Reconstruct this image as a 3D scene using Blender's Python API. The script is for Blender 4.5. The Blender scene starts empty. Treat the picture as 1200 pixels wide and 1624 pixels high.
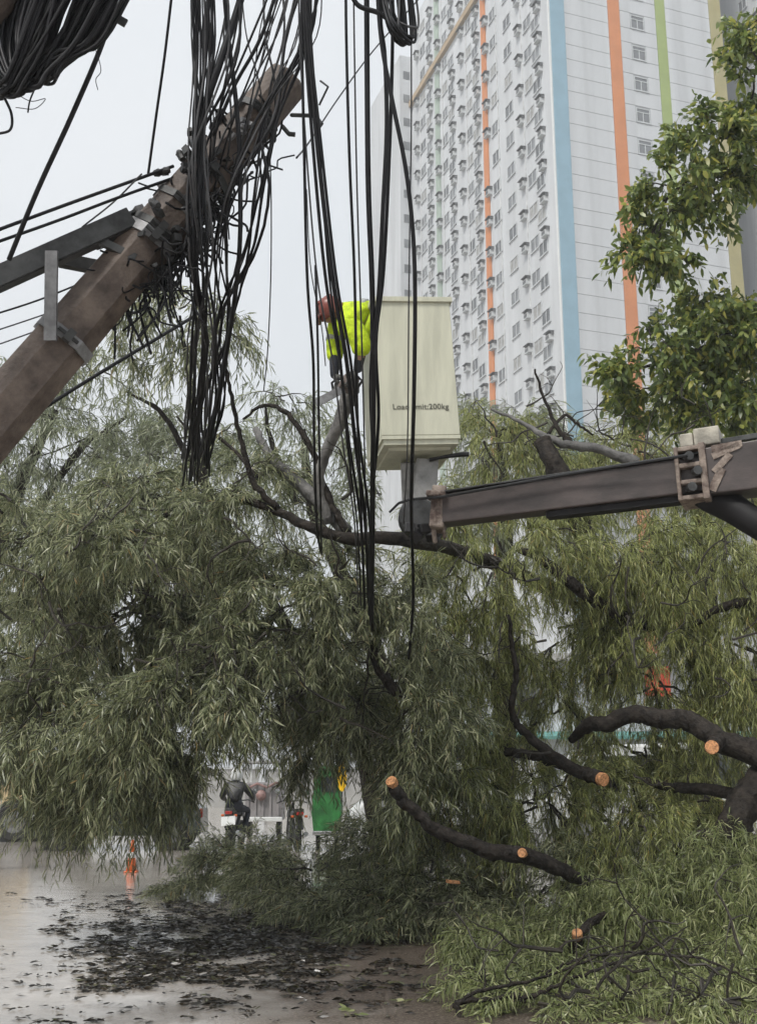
import bpy, bmesh, math, random
import numpy as np
from mathutils import Vector, Matrix, Euler

R = math.radians
random.seed(7)
rng = np.random.default_rng(11)
scene = bpy.context.scene
col = scene.collection

# ------------------------------------------------------------------ camera
F = 1720.0                                   # focal length in photo pixels (1200 wide)
PITCH = math.atan(420.0 / F)
CAM = Vector((0, 0, 1.6))
cam_data = bpy.data.cameras.new('camera')
cam = bpy.data.objects.new('camera', cam_data)
col.objects.link(cam)
cam.location = CAM
cam.rotation_euler = (math.pi / 2 + PITCH, 0, 0)
cam_data.sensor_fit = 'HORIZONTAL'
cam_data.sensor_width = 36
cam_data.lens = 36 * F / 1200
cam_data.clip_start = 0.05
cam_data.clip_end = 3000
scene.camera = cam

# ------------------------------------------------------------------ sky, sun, exposure (overcast)
SUN_EL, SUN_AZ = R(52), R(218)
world = bpy.data.worlds.new('World')
scene.world = world
world.use_nodes = True
wn = world.node_tree
wn.nodes.clear()
w_out = wn.nodes.new('ShaderNodeOutputWorld')
w_sky = wn.nodes.new('ShaderNodeTexSky')
w_sky.sky_type = 'NISHITA'
w_sky.sun_disc = False
w_sky.sun_elevation = SUN_EL
w_sky.sun_rotation = SUN_AZ
w_sky.dust_density = 4
w_bg = wn.nodes.new('ShaderNodeBackground')
w_bg.inputs['Strength'].default_value = 0.07
w_cl = wn.nodes.new('ShaderNodeBackground')          # the closed cloud layer
w_cl.inputs['Strength'].default_value = 0.56
w_tc = wn.nodes.new('ShaderNodeTexCoord')
w_nz = wn.nodes.new('ShaderNodeTexNoise')
w_nz.inputs['Scale'].default_value = 2.2
w_nz.inputs['Detail'].default_value = 4
w_rp = wn.nodes.new('ShaderNodeValToRGB')
w_rp.color_ramp.elements[0].position = 0.3
w_rp.color_ramp.elements[0].color = (0.71, 0.755, 0.79, 1)
w_rp.color_ramp.elements[1].position = 0.7
w_rp.color_ramp.elements[1].color = (0.83, 0.855, 0.88, 1)
w_mx = wn.nodes.new('ShaderNodeMixShader')
w_mx.inputs[0].default_value = 0.9
wn.links.new(w_tc.outputs['Generated'], w_nz.inputs['Vector'])
wn.links.new(w_nz.outputs['Fac'], w_rp.inputs['Fac'])
wn.links.new(w_rp.outputs['Color'], w_cl.inputs['Color'])
wn.links.new(w_sky.outputs['Color'], w_bg.inputs['Color'])
wn.links.new(w_bg.outputs[0], w_mx.inputs[1])
wn.links.new(w_cl.outputs[0], w_mx.inputs[2])
wn.links.new(w_mx.outputs[0], w_out.inputs['Surface'])

sun_d = bpy.data.lights.new('sun', 'SUN')
sun_d.energy = 1.5
sun_d.angle = R(16)
sun_d.color = (1.0, 0.97, 0.92)
sun = bpy.data.objects.new('sun', sun_d)
col.objects.link(sun)
sun.rotation_euler = (math.pi / 2 - SUN_EL, 0, math.pi - SUN_AZ)
sun.location = (0, 0, 60)

vs = scene.view_settings
vs.view_transform = 'Standard'
vs.look = 'None'
vs.exposure = 1.12
vs.gamma = 1.0
vs.use_curve_mapping = False
scene.cycles.use_denoising = True
scene.cycles.max_bounces = 4
scene.cycles.diffuse_bounces = 3
scene.cycles.glossy_bounces = 2
scene.cycles.transmission_bounces = 2
scene.cycles.transparent_max_bounces = 4
scene.cycles.use_adaptive_sampling = True
scene.cycles.adaptive_threshold = 0.03

# ------------------------------------------------------------------ geometry helpers
FW = Vector((0, math.cos(PITCH), math.sin(PITCH)))
UP = Vector((0, -math.sin(PITCH), math.cos(PITCH)))
RT = Vector((1, 0, 0))


def at(px, py, d):
    """photo pixel at depth d (metres along the view axis) -> place in the world"""
    return CAM + d * (FW + RT * ((px - 600) / F) + UP * ((812 - py) / F))


def ray(px, py):
    return (FW + RT * ((px - 600) / F) + UP * ((812 - py) / F)).normalized()


def ground(px, py, z=0.0):
    r = ray(px, py)
    return CAM + r * ((z - CAM.z) / r.z)


def project(p):
    v = Vector(p) - CAM
    d = v.dot(FW)
    return 600 + F * v.x / d, 812 - F * v.dot(UP) / d, d


def catmull(pts, n):
    """smooth polyline of n points through control points (any dimension)"""
    P = np.array(pts, float)
    m = len(P)
    if m == 2:
        t = np.linspace(0, 1, n)[:, None]
        return P[0] * (1 - t) + P[1] * t
    Q = np.vstack([2 * P[0] - P[1], P, 2 * P[-1] - P[-2]])
    T = np.linspace(0, m - 1 - 1e-9, n)
    i = T.astype(int)
    t = (T - i)[:, None]
    a, b, c, d = Q[i], Q[i + 1], Q[i + 2], Q[i + 3]
    return 0.5 * (2 * b + (c - a) * t + (2 * a - 5 * b + 4 * c - d) * t ** 2 + (3 * b - a - 3 * c + d) * t ** 3)


def tube_arrays(pts, radii, sides, close=True, wob=0.0):
    P = np.array(pts, float)
    n = len(P)
    T = np.gradient(P, axis=0)
    T /= np.linalg.norm(T, axis=1)[:, None] + 1e-9
    ref = np.array([0.13, 0.31, 0.94])
    if abs(T[0] @ ref) > 0.9:
        ref = np.array([0.95, 0.2, 0.1])
    u = np.cross(T[0], ref)
    u /= np.linalg.norm(u)
    U = [u]
    for k in range(1, n):
        u = U[-1] - T[k] * (U[-1] @ T[k])
        u /= np.linalg.norm(u) + 1e-9
        U.append(u)
    U = np.array(U)
    V = np.cross(T, U)
    a = np.arange(sides) * 2 * math.pi / sides
    r = np.broadcast_to(np.array(radii, float), (n,))[:, None]
    if wob:
        r = r * (1 + wob * rng.standard_normal((n, sides)))
    ring = P[:, None, :] + (r[..., None] if r.ndim == 2 else r) * (U[:, None, :] * np.cos(a)[None, :, None] + V[:, None, :] * np.sin(a)[None, :, None])
    verts = ring.reshape(-1, 3)
    faces = []
    for k in range(n - 1):
        for s in range(sides):
            s2 = (s + 1) % sides
            faces.append((k * sides + s, k * sides + s2, (k + 1) * sides + s2, (k + 1) * sides + s))
    if close:
        faces.append(tuple(range(sides - 1, -1, -1)))
        faces.append(tuple((n - 1) * sides + s for s in range(sides)))
    return verts, faces


class MB:
    """collects shapes for ONE mesh object"""

    def __init__(self):
        self.v, self.f = [], []

    def add(self, verts, faces):
        o = len(self.v)
        self.v.extend([tuple(map(float, p)) for p in verts])
        self.f.extend([tuple(i + o for i in f) for f in faces])
        return self

    def box(self, c, s, m=None, taper=(1, 1)):
        hx, hy, hz = s[0] / 2, s[1] / 2, s[2] / 2
        vs_ = []
        for z in (-hz, hz):
            k = taper if z > 0 else (1, 1)
            for x, y in ((-hx, -hy), (hx, -hy), (hx, hy), (-hx, hy)):
                vs_.append(Vector((x * k[0], y * k[1], z)))
        if m is not None:
            vs_ = [m @ p for p in vs_]
        vs_ = [p + Vector(c) for p in vs_]
        return self.add(vs_, [(3, 2, 1, 0), (4, 5, 6, 7), (0, 1, 5, 4), (1, 2, 6, 5), (2, 3, 7, 6), (3, 0, 4, 7)])

    def bar(self, a, b, w, h, up=(0, 0, 1)):
        a, b = Vector(a), Vector(b)
        t = (b - a).normalized()
        x = t.cross(Vector(up)).normalized()
        y = x.cross(t)
        vs_ = []
        for p in (a, b):
            for sx, sy in ((-1, -1), (1, -1), (1, 1), (-1, 1)):
                vs_.append(p + x * sx * w / 2 + y * sy * h / 2)
        return self.add(vs_, [(0, 1, 2, 3), (7, 6, 5, 4), (0, 4, 5, 1), (1, 5, 6, 2), (2, 6, 7, 3), (3, 7, 4, 0)])

    def tube(self, pts, r, sides=8, wob=0.0):
        v, f = tube_arrays([tuple(p) for p in pts], r, sides, True, wob)
        return self.add(v, f)

    def lathe(self, prof, c, axis='z', sides=20, m=None):
        vs_, fs = [], []
        for r, h in prof:
            for s in range(sides):
                a = 2 * math.pi * s / sides
                p = Vector((r * math.cos(a), r * math.sin(a), h))
                if axis == 'x':
                    p = Vector((p.z, p.x, p.y))
                elif axis == 'y':
                    p = Vector((p.y, p.z, p.x))
                if m is not None:
                    p = m @ p
                vs_.append(p + Vector(c))
        for k in range(len(prof) - 1):
            for s in range(sides):
                s2 = (s + 1) % sides
                fs.append((k * sides + s, k * sides + s2, (k + 1) * sides + s2, (k + 1) * sides + s))
        fs.append(tuple(range(sides - 1, -1, -1)))
        fs.append(tuple((len(prof) - 1) * sides + s for s in range(sides)))
        return self.add(vs_, fs)

    def extrude(self, outline, y0, y1, m=None):
        """outline in x,z ; extruded along y"""
        n = len(outline)
        vs_ = [Vector((x, y0, z)) for x, z in outline] + [Vector((x, y1, z)) for x, z in outline]
        if m is not None:
            vs_ = [m @ p for p in vs_]
        fs = [tuple(range(n)), tuple(range(2 * n - 1, n - 1, -1))]
        for k in range(n):
            k2 = (k + 1) % n
            fs.append((k, k + n, k2 + n, k2))
        return self.add(vs_, fs)

    def build(self, name, mat, parent=None, smooth=False, bevel=0.0, world=False):
        me = bpy.data.meshes.new(name)
        me.from_pydata(self.v, [], self.f)
        bm = bmesh.new()
        bm.from_mesh(me)
        bmesh.ops.recalc_face_normals(bm, faces=bm.faces)
        bm.to_mesh(me)
        bm.free()
        me.materials.append(mat)
        if smooth:
            me.polygons.foreach_set('use_smooth', [True] * len(me.polygons))
        o = bpy.data.objects.new(name, me)
        col.objects.link(o)
        if parent is not None:
            o.parent = parent
            if world:                                  # geometry was given in world space
                o.matrix_parent_inverse = parent_matrix(parent).inverted()
        if bevel:
            b = o.modifiers.new('bevel', 'BEVEL')
            b.width = bevel
            b.segments = 2
            b.limit_method = 'ANGLE'
        return o


def parent_matrix(o):
    m = Matrix.LocRotScale(o.location, o.rotation_euler, o.scale)
    if o.parent:
        m = parent_matrix(o.parent) @ o.matrix_parent_inverse @ m
    return m


def tag(o, label=None, cat=None, group=None, kind=None):
    if label: o['label'] = label
    if cat: o['category'] = cat
    if group: o['group'] = group
    if kind: o['kind'] = kind
    return o


def empty(name, loc=(0, 0, 0), rot=(0, 0, 0)):
    o = bpy.data.objects.new(name, None)
    col.objects.link(o)
    o.location = loc
    o.rotation_euler = rot
    o.empty_display_size = 0.2
    return o


def mesh_obj(name, me, parent=None):
    o = bpy.data.objects.new(name, me)
    col.objects.link(o)
    if parent is not None:
        o.parent = parent
    return o


# ------------------------------------------------------------------ materials
def mat(name, base, rough=0.6, var=0.25, scale=8.0, bump=0.0, bscale=None, metal=0.0, spec=0.4, var2=None, coat=0.0, stretch=None):
    m = bpy.data.materials.new(name)
    m.use_nodes = True
    nt = m.node_tree
    b = nt.nodes['Principled BSDF']
    b.inputs['Roughness'].default_value = rough
    b.inputs['Metallic'].default_value = metal
    b.inputs['Specular IOR Level'].default_value = spec
    if coat:
        b.inputs['Coat Weight'].default_value = coat
        b.inputs['Coat Roughness'].default_value = 0.08
    tc = nt.nodes.new('ShaderNodeTexCoord')
    vec = tc.outputs['Object']
    if stretch:
        mp = nt.nodes.new('ShaderNodeMapping')
        mp.inputs['Scale'].default_value = stretch
        nt.links.new(vec, mp.inputs['Vector'])
        vec = mp.outputs['Vector']
    nz = nt.nodes.new('ShaderNodeTexNoise')
    nz.inputs['Scale'].default_value = scale
    nz.inputs['Detail'].default_value = 6
    nz.inputs['Roughness'].default_value = 0.65
    nt.links.new(vec, nz.inputs['Vector'])
    rp = nt.nodes.new('ShaderNodeValToRGB')
    c2 = var2 if var2 else tuple(c * (1 - var) for c in base)
    c1 = tuple(min(1, c * (1 + var * 0.6)) for c in base)
    rp.color_ramp.elements[0].position = 0.36
    rp.color_ramp.elements[0].color = (*c2, 1)
    rp.color_ramp.elements[1].position = 0.64
    rp.color_ramp.elements[1].color = (*c1, 1)
    nt.links.new(nz.outputs['Fac'], rp.inputs['Fac'])
    nt.links.new(rp.outputs['Color'], b.inputs['Base Color'])
    if bump:
        n2 = nt.nodes.new('ShaderNodeTexNoise')
        n2.inputs['Scale'].default_value = bscale or scale * 4
        n2.inputs['Detail'].default_value = 5
        nt.links.new(vec, n2.inputs['Vector'])
        bp = nt.nodes.new('ShaderNodeBump')
        bp.inputs['Strength'].default_value = bump
        bp.inputs['Distance'].default_value = 0.02
        nt.links.new(n2.outputs['Fac'], bp.inputs['Height'])
        nt.links.new(bp.outputs['Normal'], b.inputs['Normal'])
    return m


def leaf_mat(name, stops, rough=0.36, trans=0.28, spec=0.6):
    m = bpy.data.materials.new(name)
    m.use_nodes = True
    nt = m.node_tree
    b = nt.nodes['Principled BSDF']
    out = nt.nodes['Material Output']
    b.inputs['Roughness'].default_value = rough
    b.inputs['Specular IOR Level'].default_value = spec
    g = nt.nodes.new('ShaderNodeNewGeometry')
    rp = nt.nodes.new('ShaderNodeValToRGB')
    els = rp.color_ramp.elements
    while len(els) < len(stops):
        els.new(0.5)
    for e, (p, c) in zip(els, stops):
        e.position = p
        e.color = (*c, 1)
    nt.links.new(g.outputs['Random Per Island'], rp.inputs['Fac'])
    nt.links.new(rp.outputs['Color'], b.inputs['Base Color'])
    tr = nt.nodes.new('ShaderNodeBsdfTranslucent')
    nt.links.new(rp.outputs['Color'], tr.inputs['Color'])
    mx = nt.nodes.new('ShaderNodeMixShader')
    mx.inputs[0].default_value = trans
    nt.links.new(b.outputs[0], mx.inputs[1])
    nt.links.new(tr.outputs[0], mx.inputs[2])
    nt.links.new(mx.outputs[0], out.inputs['Surface'])
    return m


M = {}
M['leaf_olive'] = leaf_mat('leaf_olive', [(0.0, (0.06, 0.075, 0.036)), (0.4, (0.185, 0.21, 0.105)), (0.8, (0.335, 0.355, 0.195)), (0.97, (0.5, 0.5, 0.32)), (1.0, (0.35, 0.24, 0.09))], trans=0.42)
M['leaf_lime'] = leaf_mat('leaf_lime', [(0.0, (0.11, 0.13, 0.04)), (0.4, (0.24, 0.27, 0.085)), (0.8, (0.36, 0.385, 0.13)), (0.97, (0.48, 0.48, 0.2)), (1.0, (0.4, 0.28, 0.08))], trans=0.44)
M['leaf_pale'] = leaf_mat('leaf_pale', [(0.0, (0.14, 0.175, 0.06)), (0.45, (0.26, 0.3, 0.115)), (0.8, (0.37, 0.4, 0.18)), (1.0, (0.5, 0.5, 0.27))], trans=0.38)
M['leaf_misty'] = leaf_mat('leaf_misty', [(0.0, (0.16, 0.185, 0.115)), (0.5, (0.26, 0.29, 0.18)), (1.0, (0.38, 0.405, 0.27))], trans=0.38)  # mist over the far trees is put into this paler leaf colour
M['leaf_broad'] = leaf_mat('leaf_broad', [(0.0, (0.06, 0.095, 0.03)), (0.5, (0.16, 0.215, 0.06)), (0.85, (0.3, 0.34, 0.085)), (1.0, (0.48, 0.44, 0.1))], rough=0.34, trans=0.46)
M['litter'] = leaf_mat('litter', [(0.0, (0.008, 0.007, 0.005)), (0.6, (0.022, 0.018, 0.012)), (0.92, (0.05, 0.036, 0.02)), (1.0, (0.09, 0.1, 0.04))], rough=0.3, trans=0.05)
M['bark'] = mat('bark', (0.026, 0.021, 0.017), 0.75, 0.7, 14, 1.0, 24, spec=0.2)
M['bark_grey'] = mat('bark_grey', (0.13, 0.125, 0.12), 0.7, 0.5, 9, 0.5, 40)
M['twig'] = mat('twig', (0.03, 0.025, 0.018), 0.6, 0.4, 6)
M['cutwood'] = mat('cutwood', (0.56, 0.27, 0.12), 0.7, 0.55, 38, 0.6, 60)
M['cable'] = mat('cable', (0.009, 0.009, 0.011), 0.5, 0.4, 3, spec=0.25)
M['cable_grey'] = mat('cable_grey', (0.05, 0.05, 0.053), 0.5, 0.4, 3)
M['pole'] = mat('pole', (0.12, 0.093, 0.076), 0.6, 0.5, 4.5, 0.5, 40, var2=(0.048, 0.034, 0.028))
M['steel'] = mat('steel', (0.2, 0.2, 0.205), 0.5, 0.4, 7, 0.1, metal=0.35)
M['steel_dark'] = mat('steel_dark', (0.055, 0.056, 0.056), 0.55, 0.5, 6, 0.2, metal=0.3)
M['bucket'] = mat('bucket', (0.53, 0.525, 0.415), 0.45, 0.14, 2.2, 0.05, 30, stretch=(4, 4, 0.5))
M['bucket_in'] = mat('bucket_in', (0.3, 0.3, 0.22), 0.55, 0.2, 5)
M['boom'] = mat('boom', (0.06, 0.047, 0.044), 0.45, 0.45, 2.2, 0.08, 40, spec=0.45, stretch=(0.3, 3, 3))
M['boom_under'] = mat('boom_under', (0.014, 0.013, 0.014), 0.6, 0.4, 3, spec=0.2)
M['mud_paint'] = mat('mud_paint', (0.22, 0.18, 0.15), 0.65, 0.5, 11, 0.4, var2=(0.06, 0.036, 0.028))
M['cream_paint'] = mat('cream_paint', (0.36, 0.335, 0.28), 0.55, 0.4, 9, 0.2)
M['grey_paint'] = mat('grey_paint', (0.25, 0.245, 0.235), 0.5, 0.3, 8, 0.15)
M['black'] = mat('black', (0.012, 0.012, 0.013), 0.45, 0.3, 6)
M['rubber'] = mat('rubber', (0.02, 0.019, 0.018), 0.75, 0.4, 12, 0.2)
M['hivis'] = mat('hivis', (0.5, 0.66, 0.015), 0.75, 0.4, 10, 0.8, 16)
M['reflective'] = mat('reflective', (0.28, 0.29, 0.28), 0.45, 0.2, 20)
M['helmet_red'] = mat('helmet_red', (0.2, 0.055, 0.042), 0.35, 0.25, 5)
M['skin'] = mat('skin', (0.32, 0.19, 0.13), 0.55, 0.1, 12)
M['navy'] = mat('navy', (0.025, 0.028, 0.038), 0.8, 0.3, 12, 0.2)
M['white_paint'] = mat('white_paint', (0.66, 0.67, 0.66), 0.4, 0.08, 3)
M['plaster'] = mat('plaster', (0.53, 0.545, 0.56), 0.85, 0.12, 0.5, spec=0.2, stretch=(1, 1, 0.12))
M['plaster_core'] = mat('plaster_core', (0.36, 0.37, 0.38), 0.9, 0.1, 0.5, spec=0.2)
M['stripe_blue'] = mat('stripe_blue', (0.25, 0.38, 0.46), 0.8, 0.08, 0.5, spec=0.2)
M['stripe_orange'] = mat('stripe_orange', (0.56, 0.225, 0.1), 0.8, 0.08, 0.5, spec=0.2)
M['stripe_green'] = mat('stripe_green', (0.3, 0.37, 0.14), 0.8, 0.08, 0.5, spec=0.2)
M['stripe_yellow'] = mat('stripe_yellow', (0.37, 0.33, 0.165), 0.8, 0.1, 0.5, spec=0.2)
M['stripe_mint'] = mat('stripe_mint', (0.35, 0.42, 0.36), 0.8, 0.1, 0.5, spec=0.2)
M['band_brown'] = mat('band_brown', (0.38, 0.29, 0.19), 0.8, 0.1, 0.5, spec=0.2)
M['glass'] = mat('glass', (0.19, 0.2, 0.21), 0.15, 0.3, 0.3, spec=0.5)
M['glass_dark'] = mat('glass_dark', (0.1, 0.107, 0.115), 0.15, 0.3, 0.3, spec=0.5)
M['curtain'] = mat('curtain', (0.34, 0.34, 0.33), 0.6, 0.3, 1.5)
M['win_frame'] = mat('win_frame', (0.5, 0.52, 0.53), 0.6, 0.1, 2)
M['aircon'] = mat('aircon', (0.58, 0.59, 0.59), 0.6, 0.2, 1.5)
M['aircon_dark'] = mat('aircon_dark', (0.12, 0.125, 0.13), 0.6, 0.2, 1.5)
M['concrete'] = mat('concrete', (0.36, 0.355, 0.34), 0.85, 0.25, 1.2, 0.1)
M['beige_paint'] = mat('beige_paint', (0.55, 0.42, 0.24), 0.4, 0.2, 3)
M['dark_green'] = mat('dark_green', (0.03, 0.04, 0.034), 0.3, 0.2, 3, coat=0.5)
M['grey_body'] = mat('grey_body', (0.25, 0.235, 0.235), 0.5, 0.2, 3)
M['pink'] = mat('pink', (0.27, 0.17, 0.155), 0.5, 0.4, 8)
M['green_paint'] = mat('green_paint', (0.025, 0.15, 0.035), 0.5, 0.6, 3)
M['yellow_paint'] = mat('yellow_paint', (0.85, 0.5, 0.01), 0.4, 0.25, 5)
M['orange_plastic'] = mat('orange_plastic', (0.62, 0.13, 0.03), 0.45, 0.15, 6)
M['red_orange'] = mat('red_orange', (0.8, 0.09, 0.04), 0.5, 0.25, 5)
M['teal'] = mat('teal', (0.12, 0.3, 0.27), 0.6, 0.25, 4)
M['text'] = mat('text', (0.11, 0.11, 0.085), 0.6, 0.4, 30)
M['lamp_red'] = mat('lamp_red', (0.35, 0.02, 0.015), 0.25, 0.1, 5)
M['auto_glass'] = mat('auto_glass', (0.02, 0.024, 0.026), 0.08, 0.2, 2, spec=0.6)
M['saw_body'] = mat('saw_body', (0.13, 0.1, 0.088), 0.55, 0.5, 18)
M['glove'] = mat('glove', (0.09, 0.09, 0.085), 0.8, 0.3, 20)
M['chrome'] = mat('chrome', (0.5, 0.5, 0.5), 0.25, 0.2, 6, metal=0.9)


def ground_material():
    m = bpy.data.materials.new('wet_road')
    m.use_nodes = True
    nt = m.node_tree
    b = nt.nodes['Principled BSDF']
    geo = nt.nodes.new('ShaderNodeNewGeometry')

    def noise(scale, detail=6, rough=0.6, stretch=None):
        n = nt.nodes.new('ShaderNodeTexNoise')
        n.inputs['Scale'].default_value = scale
        n.inputs['Detail'].default_value = detail
        n.inputs['Roughness'].default_value = rough
        if stretch:
            mp = nt.nodes.new('ShaderNodeMapping')
            mp.inputs['Scale'].default_value = stretch
            nt.links.new(geo.outputs['Position'], mp.inputs['Vector'])
            nt.links.new(mp.outputs['Vector'], n.inputs['Vector'])
        else:
            nt.links.new(geo.outputs['Position'], n.inputs['Vector'])
        return n.outputs['Fac']

    def mathn(op, a, b_=None, clamp=False):
        n = nt.nodes.new('ShaderNodeMath')
        n.operation = op
        n.use_clamp = clamp
        for i, v in enumerate((a, b_)):
            if v is None: continue
            if isinstance(v, (int, float)): n.inputs[i].default_value = v
            else: nt.links.new(v, n.inputs[i])
        return n.outputs[0]

    def ramp(fac, stops):
        r = nt.nodes.new('ShaderNodeValToRGB')
        els = r.color_ramp.elements
        while len(els) < len(stops): els.new(0.5)
        for e, (p, c) in zip(els, stops):
            e.position = p
            e.color = (*c, 1)
        nt.links.new(fac, r.inputs['Fac'])
        return r.outputs['Color']

    sep = nt.nodes.new('ShaderNodeSeparateXYZ')
    nt.links.new(geo.outputs['Position'], sep.inputs[0])
    big = noise(0.45, 4, stretch=(1, 0.6, 1))
    # trodden silt in front of the branches: a patch of soil centred near x=0.6, y=10
    dx = mathn('MULTIPLY', mathn('SUBTRACT', sep.outputs['X'], 1.2), 0.5)
    dy = mathn('MULTIPLY', mathn('SUBTRACT', sep.outputs['Y'], 9.6), 0.36)
    dist = mathn('SQRT', mathn('ADD', mathn('MULTIPLY', dx, dx), mathn('MULTIPLY', dy, dy)))
    soil = mathn('SUBTRACT', 1.75, mathn('ADD', dist, mathn('MULTIPLY', mathn('SUBTRACT', noise(1.3, 5), 0.5), 1.6)), clamp=True)
    fine = noise(38, 6, 0.7)
    base = ramp(noise(2.2, 8, 0.7), [(0.3, (0.27, 0.24, 0.208)), (0.7, (0.46, 0.42, 0.372))])
    silt = ramp(fine, [(0.36, (0.026, 0.019, 0.014)), (0.5, (0.08, 0.06, 0.046)), (0.64, (0.22, 0.18, 0.145))])
    mx = nt.nodes.new('ShaderNodeMix')
    mx.data_type = 'RGBA'
    nt.links.new(soil, mx.inputs['Factor'])
    nt.links.new(base, mx.inputs[6])
    nt.links.new(silt, mx.inputs[7])
    nt.links.new(mx.outputs[2], b.inputs['Base Color'])
    wet = mathn('SUBTRACT', 1.0, soil)
    rgh = mathn('ADD', mathn('MULTIPLY', mathn('MULTIPLY', big, big), 0.22), mathn('MULTIPLY', soil, 0.42))
    nt.links.new(mathn('ADD', rgh, 0.03), b.inputs['Roughness'])
    b.inputs['Specular IOR Level'].default_value = 0.5
    bp = nt.nodes.new('ShaderNodeBump')
    bp.inputs['Distance'].default_value = 0.02
    h = mathn('ADD', mathn('MULTIPLY', mathn('MULTIPLY', fine, soil), 0.9), mathn('MULTIPLY', noise(2.6, 3, 0.5, (0.7, 1.6, 1)), 0.3))
    h = mathn('ADD', h, mathn('MULTIPLY', mathn('MULTIPLY', noise(26, 5, 0.7), wet), 0.09))
    nt.links.new(h, bp.inputs['Height'])
    bp.inputs['Strength'].default_value = 0.55
    nt.links.new(bp.outputs['Normal'], b.inputs['Normal'])
    return m


M['ground'] = ground_material()

# ------------------------------------------------------------------ setting: ground
g = MB()
g.add([(-420, -40, 0), (420, -40, 0), (420, 800, 0), (-420, 800, 0)], [(0, 1, 2, 3)])
road = g.build('road', M['ground'])
tag(road, 'wet brown road surface strewn with leaf litter', 'road', kind='structure')

# ------------------------------------------------------------------ apartment tower
DL = Vector((-math.sin(R(18.7)), math.cos(R(18.7)), 0))     # along the long face, away from us
DR = Vector((math.cos(R(18.7)), math.sin(R(18.7)), 0))      # along the striped end face
rc = ray(884, 325)
CORNER = Vector((rc.x, rc.y, 0)).normalized() * 105.0
NL = -DR                                                     # outward normal of the long face
NR = Vector((math.sin(R(18.7)), -math.cos(R(18.7)), 0))      # outward normal of the end face


def face_hit(px, py, origin, du, n):
    r = ray(px, py)
    t = (origin - CAM).dot(n) / r.dot(n)
    p = CAM + r * t
    return (p - origin).dot(du), p.z


zt, zb = face_hit(1008, 36, CORNER, DR, NR)[1], face_hit(1020, 234, CORNER, DR, NR)[1]
PITCHZ = (zt - zb) / 4
ZW = zt % PITCHZ                                             # height of window centres within a storey
U_END = face_hit(654, 300, CORNER, DL, NL)[0]
ROOF = face_hit(671, 8, CORNER, DL, NL)[1]
W_END = face_hit(1156, 300, CORNER, DR, NR)[0]

tower = empty('apartment_tower', CORNER)
tag(tower, 'tall white apartment tower with blue, orange, green and yellow vertical stripes', 'apartment tower')
TOWER_M = Matrix.Translation(CORNER)


def tl(u, w, z):
    """tower-local point: u back along the long face, w along the end face"""
    return DL * u + DR * w + Vector((0, 0, z))


def face_box(mb, axis, a0, a1, z0, z1, d0, d1):
    """slab on a face. axis 'L' long face / 'R' end face; d = distance proud of the face"""
    if axis == 'L':
        c = [tl(a, -d, z) for z in (z0, z1) for a, d in ((a0, d0), (a1, d0), (a1, d1), (a0, d1))]
    else:
        c = [tl(-d, a, z) for z in (z0, z1) for a, d in ((a0, d0), (a1, d0), (a1, d1), (a0, d1))]
    return mb.add(c, [(3, 2, 1, 0), (4, 5, 6, 7), (0, 1, 5, 4), (1, 2, 6, 5), (2, 3, 7, 6), (3, 0, 4, 7)])


def block(u0, u1, w0, w1, z0, z1):
    mb = MB()
    c = [tl(u, w, z) for z in (z0, z1) for u, w in ((u0, w0), (u1, w0), (u1, w1), (u0, w1))]
    return mb.add(c, [(3, 2, 1, 0), (4, 5, 6, 7), (0, 1, 5, 4), (1, 2, 6, 5), (2, 3, 7, 6), (3, 0, 4, 7)])


# main slab: core is set back 5 cm behind the end-face panels
block(0.0, U_END, 0.0, W_END, 0, ROOF).build('wall', M['plaster'], tower)
block(0.3, U_END - 0.3, 0.3, W_END - 0.3, ROOF, ROOF + 1.2).build('parapet', M['plaster'], tower)

# end face: stripes and panels
def su(px, py): return face_hit(px, py, CORNER, DR, NR)[0]
def lu(px, py): return face_hit(px, py, CORNER, DL, NL)[0]
stripes = [('stripe_blue', su(870, 20) if su(870, 20) > 0.05 else 0.06, su(893.5, 20)), ('stripe_orange', su(963, 20), su(981, 20)),
           ('stripe_green', su(1038, 20), su(1053, 20)), ('stripe_yellow', su(1123, 20), su(1141, 20))]
for mname, a, b in stripes:
    o = face_box(MB(), 'R', a, b, 0.5, ROOF - 0.3, -0.01, 0.11).build('colour_stripe', M[mname], tower)
edges = [(stripes[0][2], stripes[1][1]), (stripes[1][2], stripes[2][1]), (stripes[2][2], stripes[3][1])]
backing = []
for a, b in edges:
    face_box(MB(), 'R', a, b, 0.5, ROOF - 0.35, -0.01, 0.012).build('joint_backing', M['plaster_core'], tower)
nst = int(ROOF / PITCHZ)
VIS = [k for k in range(nst) if 24 < k * PITCHZ < 99]
for bi, (a, b) in enumerate(edges):
    w = b - a
    me_cache = {}
    for k in VIS:
        zc = k * PITCHZ + ZW                                 # window centre height
        rows = ((zc - 0.95, zc + 1.1), (zc + 1.17, zc + PITCHZ - 1.02))
        for ri, (z0, z1) in enumerate(rows):
            if bi == 1 and ri == 0:
                win = (su(998.5, 36), su(1020.5, 36))
                segs = ((a + 0.03, win[0] - 0.03), (win[1] + 0.03, b - 0.03))
            else:
                segs = ((a + 0.03, b - 0.03),)
            for si, (s0, s1) in enumerate(segs):
                key = (ri, si, len(segs))
                if key not in me_cache:
                    o = face_box(MB(), 'R', s0, s1, 0, z1 - z0, 0.012, 0.06).build('wall_panel', M['plaster'], tower)
                    me_cache[key] = o.data
                else:
                    o = mesh_obj('wall_panel', me_cache[key], tower)
                o.location = (0, 0, z0)


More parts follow.
